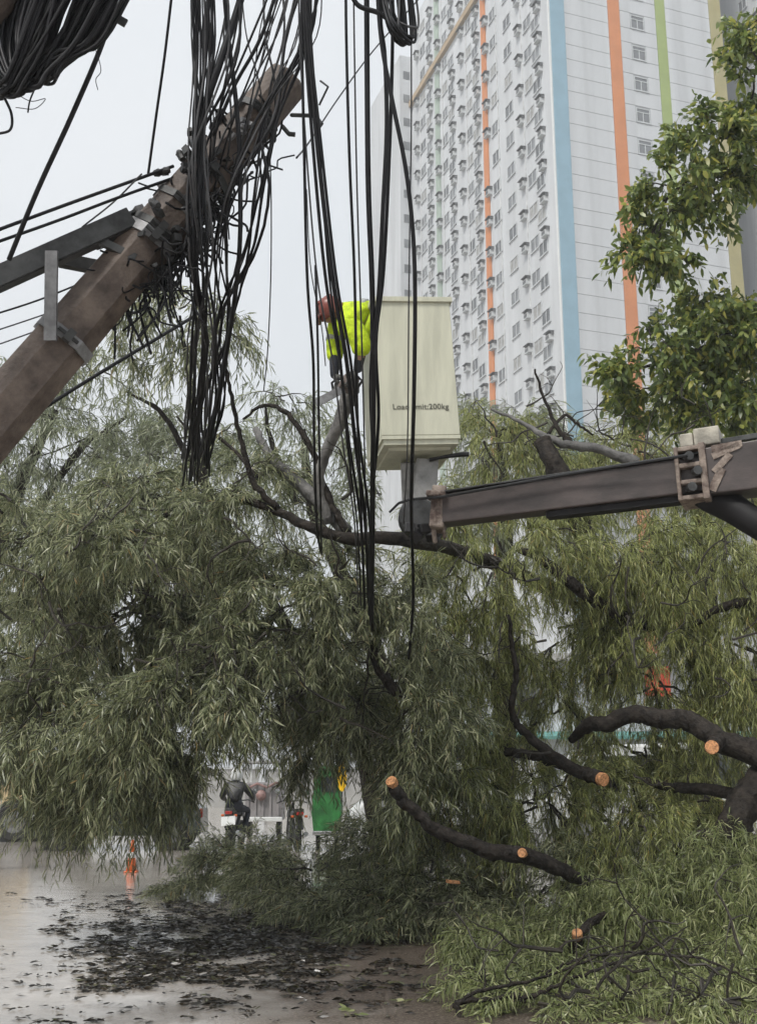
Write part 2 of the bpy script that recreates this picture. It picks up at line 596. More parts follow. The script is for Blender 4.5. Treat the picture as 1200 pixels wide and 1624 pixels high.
def window_proto(axis, wid, hei, three=False):
    """frame mesh and pane mesh, standing on (0,0) of the face"""
    fr, pn = MB(), MB()
    t = 0.09
    h2 = hei
    for (a0, a1, z0, z1) in ((-wid / 2, -wid / 2 + t, 0, h2), (wid / 2 - t, wid / 2, 0, h2), (-wid / 2 + t, wid / 2 - t, 0, t), (-wid / 2 + t, wid / 2 - t, h2 - t, h2)):
        face_box(fr, axis, a0, a1, z0, z1, -0.01, 0.09)
    face_box(fr, axis, -t / 2, t / 2, t, h2 * (0.68 if three else 1) - (0 if three else t), -0.01, 0.085)
    if three:
        face_box(fr, axis, -wid / 2 + t, wid / 2 - t, h2 * 0.68, h2 * 0.68 + t, -0.01, 0.085)
    face_box(fr, axis, -wid / 2 - 0.08, wid / 2 + 0.08, -0.12, -0.004, -0.01, 0.16)
    face_box(pn, axis, -wid / 2 + t, wid / 2 - t, t, h2 - t, -0.012, 0.025)
    return fr, pn


protos = {}
def place_window(axis, a, z, wid, hei, three=False, base=None):
    key = (axis, round(wid, 2), round(hei, 2), three)
    if key not in protos:
        fr, pn = window_proto(axis, wid, hei, three)
        f = fr.build('window', M['win_frame'], tower)
        p = pn.build('pane', M['glass'], f)
        panes = [p.data]
        for alt in ('glass_dark', 'curtain', 'glass'):
            d_ = p.data.copy()
            d_.materials.clear()
            d_.materials.append(M[alt])
            panes.append(d_)
        protos[key] = (f.data, panes)
    else:
        f = mesh_obj('window', protos[key][0], tower)
        p = mesh_obj('pane', random.choice(protos[key][1]), f)
    off = tl(a, 0, z) if axis == 'L' else tl(0, a, z)
    f.location = off + (base or Vector((0, 0, 0)))
    return f


for k in VIS:
    w0, w1 = su(998.5, 36), su(1020.5, 36)
    place_window('R', (w0 + w1) / 2, k * PITCHZ + ZW - 0.85, w1 - w0 - 0.1, 1.75, True)


def aircon(a, z, axis='L', base=None):
    if 'ac' not in protos:
        bx_ = MB()
        face_box(bx_, 'L', -0.45, 0.45, 0, 0.55, 0.02, 0.5)
        o = bx_.build('air_conditioner', M['aircon'], tower)
        gr = MB()
        face_box(gr, 'L', -0.38, 0.38, 0.08, 0.47, 0.502, 0.52)
        g_ = gr.build('grille', M['aircon_dark'], o)
        cn = MB()
        c = [tl(-0.6, -0.01, 0.86), tl(0.6, -0.01, 0.86), tl(0.6, -0.66, 0.8), tl(-0.6, -0.66, 0.8)]
        c += [p + Vector((0, 0, 0.07)) for p in c]
        cn.add(c, [(3, 2, 1, 0), (4, 5, 6, 7), (0, 1, 5, 4), (1, 2, 6, 5), (2, 3, 7, 6), (3, 0, 4, 7)])
        face_box(cn, 'L', -0.58, -0.54, 0.5, 0.83, 0.0, 0.4)
        face_box(cn, 'L', 0.54, 0.58, 0.5, 0.83, 0.0, 0.4)
        c_ = cn.build('canopy', M['aircon_dark'], o)
        sh = MB()
        face_box(sh, 'L', -0.52, 0.52, -0.1, -0.004, -0.01, 0.55)
        s_ = sh.build('shelf', M['win_frame'], o)
        protos['ac'] = (o.data, g_.data, c_.data, s_.data)
    else:
        d = protos['ac']
        o = mesh_obj('air_conditioner', d[0], tower)
        mesh_obj('grille', d[1], o)
        mesh_obj('canopy', d[2], o)
        mesh_obj('shelf', d[3], o)
    o.location = tl(a, 0, z) + (base or Vector((0, 0, 0)))
    return o


# long face: columns read from the photograph, as distances along the face
zac = face_hit(855, 62, CORNER, DL, NL)[1]
OFF1 = zac % PITCHZ
zac2 = face_hit(826, 62, CORNER, DL, NL)[1]
cols = []
for px, kind in ((855, 'ac_win_below'), (825, 'ac_win_near'), (804, 'win'), (772, 'ac_win_near'), (757, 'ac_win_below'), (733, 'ac_win_near'),
                 (718, 'ac_win_below'), (696, 'ac_win_near'), (683, 'ac_win_below'), (663, 'ac_win_near')):
    cols.append((lu(px, 60), kind))
for u, kind in cols:
    for k in range(nst):
        z = k * PITCHZ + OFF1
        q = project(CORNER + tl(u, 0, z))
        if not (-110 < q[1] < 760) or z > ROOF - 1.5:
            continue
        if kind == 'ac_win_below':
            if random.random() > 0.06: aircon(u, z - 0.3)
            place_window('L', u + 0.9, z - 2.05, 1.9, 1.6)
        elif kind == 'ac_win_near':
            if random.random() > 0.06: aircon(u + 0.2, z + 0.15)
            place_window('L', u - 1.8, z - 0.6, 2.0, 1.6)
        else:
            place_window('L', u, z - 0.6, 2.0, 1.6)
# vertical coloured strips, pipes and the brown belt on the long face
for px, wd, mn in ((766, 1.3, 'stripe_orange'), (692, 1.5, 'stripe_mint')):
    u = lu(px, 30)
    face_box(MB(), 'L', u - wd / 2, u + wd / 2, 0.5, ROOF - 0.4, -0.01, 0.14).build('colour_stripe', M[mn], tower)
for px in (826, 738, 700, 665, 786):
    u = lu(px, 60) - 0.1
    face_box(MB(), 'L', u - 0.06, u + 0.06, 0.5, ROOF - 0.4, 0.0, 0.13).build('drain_pipe', M['aircon'], tower)
zbelt = face_hit(716, 63, CORNER, DL, NL)[1]
face_box(MB(), 'L', lu(768, 40) + 0.5, U_END + 0.2, zbelt - 0.45, zbelt + 0.45, -0.01, 0.5).build('belt_course', M['band_brown'], tower)
face_box(MB(), 'L', 0.02, 0.3, 0.5, ROOF - 0.4, -0.01, 0.09).build('corner_trim', M['white_paint'], tower)
# rear wing that shows past the far end of the long face
lw = U_END + 0.05
rw0 = -(CORNER + DL * lw - CAM).length * 0.013
wing = block(lw, lw + 14, rw0, W_END - 1, 0, face_hit(640, 88, CORNER + DL * lw, DR, NR)[1])
wing.build('rear_wing', M['plaster'], tower)
for k in range(nst):
    z = k * PITCHZ + ZW - 0.8
    q = project(CORNER + tl(lw, rw0 / 2, z))
    if 110 < q[1] < 700:
        f = MB()
        c0 = rw0 * 0.45
        c = [tl(lw - d, a, zz) for zz in (z, z + 1.3) for a, d in ((c0 - 0.5, -0.01), (c0 + 0.5, -0.01), (c0 + 0.5, 0.06), (c0 - 0.5, 0.06))]
        f.add(c, [(3, 2, 1, 0), (4, 5, 6, 7), (0, 1, 5, 4), (1, 2, 6, 5), (2, 3, 7, 6), (3, 0, 4, 7)])
        f.build('window', M['glass'], tower)
# next wing of the tower to the side: same kind of face further along the end wall
B2 = DR * (W_END + 7.2) + DL * (-9.0)
b2 = block(0, 24, 0, 14, 0, ROOF)
o = b2.build('side_wing', M['plaster'], tower)
o.location = B2
cap = block(-0.05, 26, -7.1, -0.05, 0, ROOF - 2)
for k in VIS:
    z = k * PITCHZ + OFF1 + 0.6
    for u, kd in ((1.2, 'w'), (4.0, 'a'), (7.0, 'w'), (10.0, 'a'), (12.6, 'w')):
        if kd == 'w': place_window('L', u, z - 0.5, 1.5, 1.5, base=B2)
        else: aircon(u, z + 0.15, base=B2)
back = block(13.0, 15.0, W_END - 0.1, W_END + 7.4, 0, ROOF - 2)
back.build('link_wall', M['plaster'], tower)

# ------------------------------------------------------------------ foliage engine
GRAV = np.array([0, 0, -1.0])


def unit(a):
    return a / (np.linalg.norm(a, axis=-1, keepdims=True) + 1e-9)


class Leaves:
    """gathers leaf blades and twigs for one crown"""

    def __init__(self):
        self.lv, self.tv = [], []

    def sprays(self, O, D, L, nl, ll, lw, droop=0.5, fall=0.45, spread=0.75, curl=0.25, broad=False, stem=0.004, flat=False):
        O = np.asarray(O, float)
        D = unit(np.asarray(D, float))
        n = len(O)
        L = np.broadcast_to(np.asarray(L, float), (n,))
        t = (np.arange(nl) + 0.6) / nl
        t = np.clip(t[None, :] + rng.normal(0, 0.25 / nl, (n, nl)), 0.04, 1.0)[..., None]
        Ls = L[:, None, None]
        P = O[:, None, :] + D[:, None, :] * Ls * t + GRAV * (droop * Ls * t ** 2)
        T = unit(D[:, None, :] * Ls + 2 * GRAV * droop * Ls * t)
        rv = unit(rng.standard_normal((n, nl, 3)))
        side = unit(np.cross(T, rv))
        d = unit(T * (1 - 0.4 * spread) + side * spread * (0.6 + 0.6 * rng.random((n, nl, 1))) + GRAV * fall * (0.5 + rng.random((n, nl, 1))))
        if flat:
            d[..., 2] *= 0.15
            d = unit(d)
        ref = unit(rng.standard_normal((n, nl, 3)) * 0.7 + np.array([0, 0, 1.0]) * (0.9 if flat else 0.4))
        wv = unit(np.cross(d, ref))
        nv = np.cross(wv, d)
        ln = ll * (0.42 + 0.95 * rng.random((n, nl, 1)))
        hw = lw * 0.5 * (0.75 + 0.5 * rng.random((n, nl, 1)))
        sg = curl * (rng.random((n, nl, 1)) * 1.6 - 0.3)
        c1 = P + d * ln * 0.3 + nv * ln * sg * 0.12
        c2 = P + d * ln * 0.68 + (GRAV * 0.6 - nv * 0.4) * ln * sg * 0.35
        tip = P + d * ln + (GRAV * 0.8 - nv * 0.5) * ln * sg
        k1, k2 = (1.0, 0.95) if broad else (1.0, 0.8)
        V = np.stack([P, c1 - wv * hw * k1, c1 + wv * hw * k1, c2 - wv * hw * k2, c2 + wv * hw * k2, tip], axis=2)
        self.lv.append(V.reshape(-1, 6, 3))
        if stem:
            ts = np.array([0, 0.4, 0.75, 1.0])[None, :, None]
            Q = O[:, None, :] + D[:, None, :] * Ls * ts + GRAV * (droop * Ls * ts ** 2)
            a = np.arange(3) * 2 * math.pi / 3
            u = unit(np.cross(D, rng.standard_normal((n, 3))))
            w = np.cross(D, u)
            rad = stem * np.array([1.0, 0.8, 0.55, 0.2])
            ring = Q[:, :, None, :] + rad[None, :, None, None] * (u[:, None, None, :] * np.cos(a)[None, None, :, None] + w[:, None, None, :] * np.sin(a)[None, None, :, None])
            self.tv.append(ring.reshape(-1, 12, 3))

    def build(self, name, leafmat, parent, twigmat=None, twigname='twigs'):
        V = np.concatenate(self.lv)
        n = len(V)
        me = bpy.data.meshes.new(name)
        base = (np.arange(n) * 6)[:, None]
        loops = (base + np.array([[0, 2, 1, 1, 2, 4, 3, 3, 4, 5]])).reshape(-1)
        starts = ((np.arange(n) * 10)[:, None] + np.array([[0, 3, 7]])).reshape(-1)
        self._fill(me, V.reshape(-1, 3), loops, starts)
        me.materials.append(leafmat)
        o = mesh_obj(name, me, parent)
        if parent is not None:
            o.matrix_parent_inverse = parent_matrix(parent).inverted()
        if self.tv and twigmat:
            W = np.concatenate(self.tv)
            m = len(W)
            q = []
            for r in range(3):
                for s in range(3):
                    s2 = (s + 1) % 3
                    q += [r * 3 + s, r * 3 + s2, r * 3 + 3 + s2, r * 3 + 3 + s]
            loops = ((np.arange(m) * 12)[:, None] + np.array(q)[None, :]).reshape(-1)
            starts = np.arange(m * 9) * 4
            me2 = bpy.data.meshes.new(twigname)
            self._fill(me2, W.reshape(-1, 3), loops, starts)
            me2.materials.append(twigmat)
            o2 = mesh_obj(twigname, me2, parent)
            if parent is not None:
                o2.matrix_parent_inverse = parent_matrix(parent).inverted()
            o2['kind'] = 'stuff'
        o['kind'] = 'stuff'
        return o

    @staticmethod
    def _fill(me, verts, loops, starts):
        me.vertices.add(len(verts))
        me.vertices.foreach_set('co', np.ascontiguousarray(verts, np.float32).reshape(-1))
        me.loops.add(len(loops))
        me.loops.foreach_set('vertex_index', loops.astype(np.int32))
        me.polygons.add(len(starts))
        me.polygons.foreach_set('loop_start', starts.astype(np.int32))
        me.polygons.foreach_set('use_smooth', np.ones(len(starts), bool))
        me.update(calc_edges=True)


BASIS = np.array([RT, UP, FW])


def clump(L, boughs, px, py, d, rx, ry, rz, nb, ns=11, nl=22, ll=0.15, lw=0.02, sl=(0.35, 0.6), droop=0.5, fall=0.45, spread=0.75,
          front=0.25, hollow=None, zmin=0.05, up=0.1, curl=0.25, broad=False, fill=0.35, bend=0.25):
    """boughs radiating inside an ellipsoid; sprays hang from them"""
    c = np.array(at(px, py, d))
    rad = np.array([rx / F * d, ry / F * d, rz])
    v = unit(rng.standard_normal((nb * 4, 3)))
    v = v[(v[:, 2] < front + rng.random(len(v)) * 0.9)][:nb]           # camera side a little denser
    v[:, 1] += up
    v = unit(v)
    nb = len(v)
    tip = c + (v * rad * (0.62 + 0.45 * rng.random((nb, 1)))) @ BASIS
    inner = c + (v * rad * fill * rng.random((nb, 1)) + rng.normal(0, 0.12, (nb, 3)) * rad) @ BASIS
    O, D, SL = [], [], []
    for a, b in zip(inner, tip):
        ax = b - a
        ln = np.linalg.norm(ax)
        t = np.clip(0.3 + 0.72 * rng.random(ns), 0, 1)[:, None]
        p = a + ax * t + GRAV * (bend * ln * t ** 2)
        dd = unit(ax + 2 * GRAV * bend * ln * t)
        dirs = unit(dd * 0.7 + unit(rng.standard_normal((ns, 3))) * 0.75 + np.array([0, 0, -0.1]))
        O.append(p)
        D.append(dirs)
        SL.append(sl[0] + (sl[1] - sl[0]) * rng.random(ns))
        if boughs is not None and rng.random() < 0.5:
            tt = np.linspace(0, 1.05, 6)[:, None]
            q = a + ax * tt + GRAV * (bend * ln * tt ** 2)
            q[1:-1] += rng.normal(0, 0.03 * ln, (4, 3))
            v_, f_ = tube_arrays(q, np.linspace(0.016, 0.004, 6), 5)
            boughs.add(v_, f_)
    O, D, SL = np.concatenate(O), np.concatenate(D), np.concatenate(SL)
    ok = O[:, 2] > zmin + 0.05
    for h in (hollow or []):
        hc = np.array(at(h[0], h[1], h[2]))
        q = ((O + D * SL[:, None] * 0.6 - hc) @ BASIS.T) / np.array([h[3] / F * h[2], h[4] / F * h[2], h[5]])
        ok &= (q ** 2).sum(1) > 1
    O, D, SL = O[ok], D[ok], SL[ok]
    if not len(O):
        return
    # what reaches the ground lies on it
    low = O[:, 2] < 0.35
    D[low, 2] = np.abs(D[low, 2]) * 0.22
    n0 = len(L.lv)
    L.sprays(O, D, SL, nl, ll, lw, droop=droop, fall=fall, spread=spread, curl=curl, broad=broad)
    for arr in (L.lv[n0], L.tv[n0]):
        z = arr[..., 2]
        arr[..., 2] = np.where(z < 0.012, 0.012 + np.abs(z) * 0.12, z)


def limb(name, parent, pts, r, matl, sides=9, n=None, wob=0.075):
    """pts: (px, py, depth) ; r: radii in metres at the control points"""
    P = np.array([tuple(at(*p)) for p in pts])
    n = n or max(8, 5 * len(pts))
    C = catmull(P, n)
    C[1:-1] += rng.normal(0, 0.006, (n - 2, 3))
    rr = np.interp(np.linspace(0, 1, n), np.linspace(0, 1, len(r)), r)
    mb = MB()
    v_, f_ = tube_arrays(C, rr, sides, True, wob)
    mb.add(v_, f_)
    return mb.build(name, matl, parent, smooth=True, world=True)


def cut_face(parent, px, py, d, r, direction, name='cut_face'):
    """fresh sawn end: a shallow disc standing proud of the limb end"""
    c = at(px, py, d)
    z = Vector(direction).normalized()
    m = z.to_track_quat('Z', 'Y').to_matrix()
    mb = MB()
    mb.lathe([(r * 0.98, -0.05), (r, 0.0), (r * 0.93, 0.008)], c, 'z', 14, m)
    return mb.build(name, M['cutwood'], parent, world=True)


def pxdir(a, b):
    return at(*b) - at(*a)


# ------------------------------------------------------------------ the fallen tree
fallen = empty('fallen_tree', ground(1000, 1400))
tag(fallen, 'huge fallen tree with drooping narrow olive leaves sprawled across the wet road', 'tree')
B = M['bark']
limb('limb', fallen, [(30, 945, 11.4), (120, 882, 11.2), (210, 838, 11.0), (300, 806, 10.8), (385, 794, 10.6), (440, 812, 10.5), (500, 840, 10.4), (560, 855, 10.4), (640, 856, 10.6), (760, 885, 12.4), (900, 945, 13.6)],
     [0.012, 0.02, 0.028, 0.034, 0.038, 0.042, 0.05, 0.062, 0.07, 0.08, 0.1], B, n=50)
limb('limb', fallen, [(358, 585, 10.3), (368, 640, 10.4), (385, 705, 10.5), (402, 765, 10.5), (440, 808, 10.5)], [0.014, 0.02, 0.025, 0.03, 0.036], B)
limb('limb', fallen, [(405, 680, 11.4), (432, 730, 11.2), (485, 775, 11.0), (548, 842, 10.6)], [0.035, 0.055, 0.065, 0.07], M['bark_grey'])
limb('limb', fallen, [(385, 665, 10.9), (420, 643, 10.9), (455, 655, 10.8), (490, 705, 10.7), (518, 780, 10.6), (552, 848, 10.5)], [0.012, 0.02, 0.026, 0.03, 0.033, 0.04], B)
limb('limb', fallen, [(280, 660, 11.2), (300, 680, 11.2), (350, 695, 11.1), (410, 760, 10.8)], [0.01, 0.014, 0.018, 0.02], B)
limb('limb', fallen, [(556, 612, 10.5), (545, 655, 10.5), (522, 705, 10.55), (505, 765, 10.6), (522, 830, 10.6)], [0.085, 0.07, 0.055, 0.055, 0.055], M['bark_grey'])
limb('limb', fallen, [(815, 868, 12.1), (860, 888, 11.85), (915, 932, 11.75), (980, 975, 12.2), (1060, 1000, 12.3)], [0.035, 0.055, 0.07, 0.08, 0.09], B)
limb('limb', fallen, [(806, 975, 11.3), (812, 1025, 11.3), (818, 1070, 11.3), (812, 1130, 11.3), (835, 1165, 11.35), (900, 1215, 11.1), (950, 1234, 10.7)], [0.018, 0.026, 0.032, 0.036, 0.045, 0.062, 0.07], B, n=40)
limb('limb', fallen, [(752, 1190, 11.8), (800, 1192, 11.7), (850, 1200, 11.6), (905, 1217, 11.5)], [0.03, 0.045, 0.055, 0.06], B)
cut_face(fallen, 957, 1237, 10.65, 0.066, pxdir((900, 1215, 10.9), (957, 1238, 10.5)) + Vector((0.06, -0.25, 0)))
limb('limb', fallen, [(905, 1174, 11.4), (935, 1150, 11.2), (965, 1147, 11.1), (1005, 1132, 11.0), (1045, 1140, 10.9), (1090, 1142, 10.8), (1140, 1174, 10.6), (1215, 1205, 10.4), (1330, 1280, 10.2)], [0.04, 0.075, 0.085, 0.09, 0.1, 0.102, 0.112, 0.13, 0.16], B, sides=12, n=44)
limb('limb', fallen, [(1140, 1172, 10.6), (1133, 1180, 10.4), (1129, 1185, 10.25)], [0.085, 0.075, 0.07], B)
cut_face(fallen, 1128.5, 1185.5, 10.23, 0.066, Vector((-0.25, -1, 0.05)))
limb('trunk', fallen, [(1330, 1120, 10.6), (1240, 1205, 10.5), (1195, 1255, 10.4), (1165, 1305, 10.3), (1145, 1350, 10.3), (1105, 1395, 10.4), (1060, 1440, 10.7)], [0.2, 0.17, 0.16, 0.155, 0.17, 0.16, 0.12], B, sides=14, n=40)
limb('limb', fallen, [(1150, 1340, 10.3), (1110, 1335, 10.4), (1070, 1350, 10.5)], [0.13, 0.1, 0.07], B)
limb('limb', fallen, [(1180, 1265, 10.5), (1120, 1252, 11.0), (1060, 1248, 11.3), (1000, 1235, 11.6)], [0.07, 0.06, 0.05, 0.035], B)
limb('limb', fallen, [(630, 1100, 10.8), (600, 1060, 10.9), (585, 1010, 11.0), (560, 960, 11.0)], [0.06, 0.05, 0.04, 0.03], B)
limb('limb', fallen, [(1210, 955, 11.8), (1170, 957, 11.7), (1140, 965, 11.7), (1100, 990, 11.9)], [0.06, 0.05, 0.045, 0.03], B)
limb('limb', fallen, [(860, 700, 13.2), (878, 735, 13.0), (905, 790, 12.9), (930, 860, 12.8)], [0.11, 0.12, 0.13, 0.13], M['bark'])
limb('limb', fallen, [(778, 648, 13.6), (830, 672, 13.5), (865, 693, 13.3), (900, 705, 13.2), (950, 712, 13.2), (1010, 735, 13.1)], [0.016, 0.026, 0.045, 0.055, 0.055, 0.07], M['bark_grey'])
limb('limb', fallen, [(848, 585, 13.4), (862, 630, 13.4), (885, 680, 13.3), (905, 702, 13.2)], [0.012, 0.02, 0.028, 0.035], B)
limb('limb', fallen, [(866, 690, 13.3), (895, 660, 13.4), (915, 672, 13.4), (940, 690, 13.4)], [0.02, 0.02, 0.018, 0.012], B)

left = Leaves()
lb = MB()
HOLE = [(205, 962, 11.3, 118, 92, 2.7), (440, 1095, 10.6, 60, 55, 1.0), (590, 1085, 10.6, 55, 85, 0.9), (455, 965, 10.6, 45, 38, 0.8), (378, 1252, 10.8, 62, 58, 2.8), (4, 1302, 10.8, 58, 54, 2.6)]
K = dict(ll=0.112, lw=0.0108, nl=29, ns=14, sl=(0.25, 0.52), fall=0.35, droop=0.4, curl=0.4, hollow=HOLE)
for a in [
    (60, 850, 11.6, 150, 110, 1.2, 20), (210, 800, 11.6, 150, 85, 1.2, 20), (370, 775, 11.3, 130, 70, 1.0, 14), (300, 860, 11.4, 110, 60, 0.9, 12),
    (40, 1010, 11.0, 120, 120, 1.0, 20), (110, 1110, 10.7, 150, 90, 1.0, 24), (330, 1040, 10.2, 140, 100, 0.9, 26), (270, 1120, 10.1, 150, 80, 0.9, 24),
    (70, 1160, 10.8, 120, 60, 0.8, 14), (190, 1185, 10.4, 120, 55, 0.8, 15), (110, 1235, 10.8, 60, 40, 0.5, 7), (250, 1225, 10.4, 55, 40, 0.5, 6), (430, 920, 10.9, 120, 70, 0.9, 16), (530, 930, 10.9, 110, 80, 0.9, 16),
    (440, 1010, 10.7, 110, 70, 0.8, 14), (410, 1070, 10.9, 100, 40, 0.9, 10), (525, 1150, 11.4, 60, 50, 0.5, 8), (560, 1030, 11.0, 110, 90, 0.9, 18), (530, 1085, 11.2, 110, 50, 0.9, 10),
    (650, 960, 11.2, 90, 100, 0.9, 14), (670, 1110, 11.1, 100, 110, 0.9, 16), (670, 1210, 11.2, 80, 80, 0.9, 11),
    (230, 950, 13.6, 230, 120, 0.6, 26), (440, 1030, 12.4, 150, 70, 0.6, 14), (640, 1080, 12.4, 100, 120, 0.6, 15), (60, 880, 13.2, 150, 120, 0.8, 14), (210, 950, 15.2, 230, 140, 0.8, 40), (200, 815, 13.2, 190, 60, 1.4, 20), (200, 852, 10.3, 140, 36, 0.45, 12), (440, 1090, 13.6, 110, 60, 0.6, 10),
]:
    clump(left, lb, *a, **K)
for a in [(480, 1085, 12.2, 110, 45, 0.5, 11), (430, 1120, 11.8, 60, 35, 0.4, 6), (560, 1130, 11.6, 75, 45, 0.5, 9), (100, 1250, 10.8, 42, 34, 0.4, 6), (180, 1262, 10.5, 75, 36, 0.4, 9), (285, 1240, 10.4, 42, 34, 0.4, 5), (462, 1195, 11.8, 38, 30, 0.4, 5)]:
    clump(left, lb, *a, **dict(K, nl=26))
for a in [(205, 965, 14.3, 170, 120, 0.6, 40), (60, 960, 14.6, 120, 120, 0.6, 10), (330, 960, 14.0, 110, 100, 0.6, 9)]:
    clump(left, lb, *a, **dict(K, hollow=None, ll=0.17, lw=0.022, nl=20))


def bare_twigs(mb, n, xr, yr, dr, ln=(0.4, 1.3)):
    for _ in range(n):
        p = np.array(at(random.uniform(*xr), random.uniform(*yr), random.uniform(*dr)))
        v = unit(rng.standard_normal(3) * np.array([1, 0.5, 0.8]))
        L_ = random.uniform(*ln)
        k = 7
        pts = [p]
        for _i in range(k):
            v = unit(v + rng.standard_normal(3) * 0.38)
            pts.append(pts[-1] + v * L_ / k)
        a_, b_ = tube_arrays(catmull(pts, 15), np.linspace(random.uniform(0.008, 0.017), 0.003, 15), 5)
        mb.add(a_, b_)
        for _j in range(3):
            q = pts[random.randrange(2, k)]
            w = unit(v + rng.standard_normal(3) * 0.8)
            a_, b_ = tube_arrays(np.array([q, q + w * L_ * 0.14, q + unit(w + GRAV * 0.3) * L_ * 0.3]), [0.006, 0.004, 0.002], 4)
            mb.add(a_, b_)


bare_twigs(lb, 40, (0, 560), (740, 1150), (9.7, 10.6))
left.build('crown', M['leaf_olive'], fallen, M['twig'])
lb.build('boughs', M['twig'], fallen, world=True)['kind'] = 'stuff'

# lighter right-hand half of the same fallen crown, hanging finer and straighter
right = Leaves()
rb = MB()
RHOLE = [(855, 985, 12.4, 36, 38, 2.4), (965, 1118, 12.5, 34, 10, 2.4), (990, 1192, 12.4, 22, 20, 2.4), (1046, 1062, 12.4, 26, 24, 2.4), (705, 1262, 11.8, 32, 26, 2.2), (845, 1240, 11.8, 26, 18, 2.2), (1140, 1120, 12.4, 26, 12, 2.4)]
K = dict(ll=0.098, lw=0.0082, fall=0.55, droop=0.6, spread=0.7, bend=0.35, nl=38, ns=14, curl=0.7, hollow=RHOLE)
for a in [
    (760, 900, 12.4, 120, 80, 1.0, 18), (880, 860, 12.6, 120, 70, 1.0, 18), (1010, 870, 12.6, 120, 80, 1.0, 20), (1130, 880, 12.4, 120, 80, 1.0, 20),
    (760, 1010, 12.2, 110, 90, 0.9, 18), (900, 1010, 12.8, 110, 90, 0.9, 14), (1020, 1000, 12.4, 110, 90, 0.9, 20), (1150, 1010, 12.2, 110, 100, 0.9, 22),
    (740, 1120, 12.0, 110, 90, 0.9, 18), (900, 1110, 12.6, 90, 60, 0.8, 9), (1040, 1080, 12.2, 110, 60, 0.8, 12), (1180, 1100, 12.2, 90, 60, 0.8, 12),
    (720, 1230, 11.8, 110, 90, 0.9, 16), (860, 1270, 11.4, 110, 90, 0.8, 18), (990, 1290, 11.2, 100, 90, 0.8, 16), (1090, 1270, 11.6, 90, 70, 0.8, 12),
    (1190, 1330, 11.2, 60, 80, 0.7, 8), (830, 1180, 12.6, 120, 60, 0.7, 9), (1000, 1190, 12.8, 120, 60, 0.7, 11), (1130, 1190, 12.8, 100, 60, 0.7, 10),
]:
    clump(right, rb, *a, **K)
bare_twigs(rb, 46, (640, 1200), (860, 1330), (11.0, 11.8))
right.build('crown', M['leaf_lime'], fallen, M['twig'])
rb.build('boughs', M['twig'], fallen, world=True)['kind'] = 'stuff'

# upper right top of the fallen crown behind the boom (further off)
upper = Leaves()
ub = MB()
K = dict(ll=0.115, lw=0.0105, fall=0.5, droop=0.5, spread=0.7, bend=0.3, nl=28, curl=0.5)
for a in [(770, 700, 15.0, 75, 60, 1.2, 14), (850, 720, 15.0, 90, 60, 1.2, 12), (780, 790, 14.6, 110, 60, 1.2, 14), (930, 760, 14.6, 90, 50, 1.0, 12),
          (990, 720, 14.8, 80, 45, 1.0, 10), (1080, 740, 14.8, 120, 50, 1.0, 12), (1180, 760, 14.6, 80, 60, 1.0, 10), (690, 800, 14.4, 60, 60, 1.0, 7)]:
    clump(upper, ub, *a, **K)
bare_twigs(ub, 22, (740, 1150), (640, 740), (13.6, 14.4))
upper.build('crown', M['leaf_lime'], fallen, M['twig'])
ub.build('boughs', M['twig'], fallen, world=True)['kind'] = 'stuff'

# branches of the crown pressed onto the road (dark heap, centre)
heap = Leaves()
hb = MB()
K = dict(ll=0.11, lw=0.0105, nl=32, ns=14, fall=0.3, droop=0.35, spread=0.8, bend=0.1, zmin=0.0)
for a in [(380, 1372, 14.6, 90, 40, 0.8, 11), (470, 1362, 13.8, 110, 36, 0.9, 13), (590, 1345, 13.0, 100, 45, 0.9, 12), (540, 1420, 12.0, 90, 45, 0.6, 12),
          (620, 1440, 11.3, 120, 48, 0.6, 18), (700, 1400, 11.4, 120, 60, 0.7, 16), (650, 1340, 12.2, 110, 60, 0.8, 14), (780, 1440, 10.9, 110, 55, 0.6, 16),
          (500, 1390, 13.0, 110, 40, 0.7, 12), (300, 1395, 14.8, 45, 22, 0.4, 5), (880, 1400, 10.9, 100, 60, 0.7, 14), (990, 1400, 10.9, 100, 60, 0.7, 14)]:
    clump(heap, hb, *a, **K)
heap.build('crown', M['leaf_olive'], fallen, M['twig'])
hb.build('boughs', M['twig'], fallen, world=True)['kind'] = 'stuff'

# ------------------------------------------------------------------ sawn branch lying in the heap
cutb = empty('cut_branch', ground(760, 1470))
tag(cutb, 'thick black sawn branch with two pale orange cut ends lying in the leaf heap', 'branch')
limb('bough', cutb, [(622, 1243, 9.75), (637, 1270, 9.75), (660, 1287, 9.75), (684, 1312, 9.75), (722, 1329, 9.75), (775, 1348, 9.75), (830, 1357, 9.75), (872, 1372, 9.8), (930, 1400, 10.0)],
     [0.055, 0.056, 0.052, 0.06, 0.062, 0.07, 0.075, 0.07, 0.05], B, sides=12, n=40)
cut_face(cutb, 620, 1239, 9.72, 0.052, pxdir((640, 1270, 9.75), (620, 1238, 9.73)) + Vector((0, -0.13, 0)))
limb('stub', cutb, [(834, 1360, 9.75), (828, 1353.5, 9.6)], [0.055, 0.045], B)
cut_face(cutb, 827.5, 1353, 9.58, 0.042, Vector((-0.35, -1, 0.2)))
# small chip of fresh wood
chip = MB()
chip.box(at(718, 1399, 10.6), (0.13, 0.05, 0.025), Euler((0.1, 0.1, 0.15)).to_matrix())
co = chip.build('wood_chip', M['cutwood'])
tag(co, 'small flat chip of fresh orange wood on the dark leaf heap', 'wood chip')

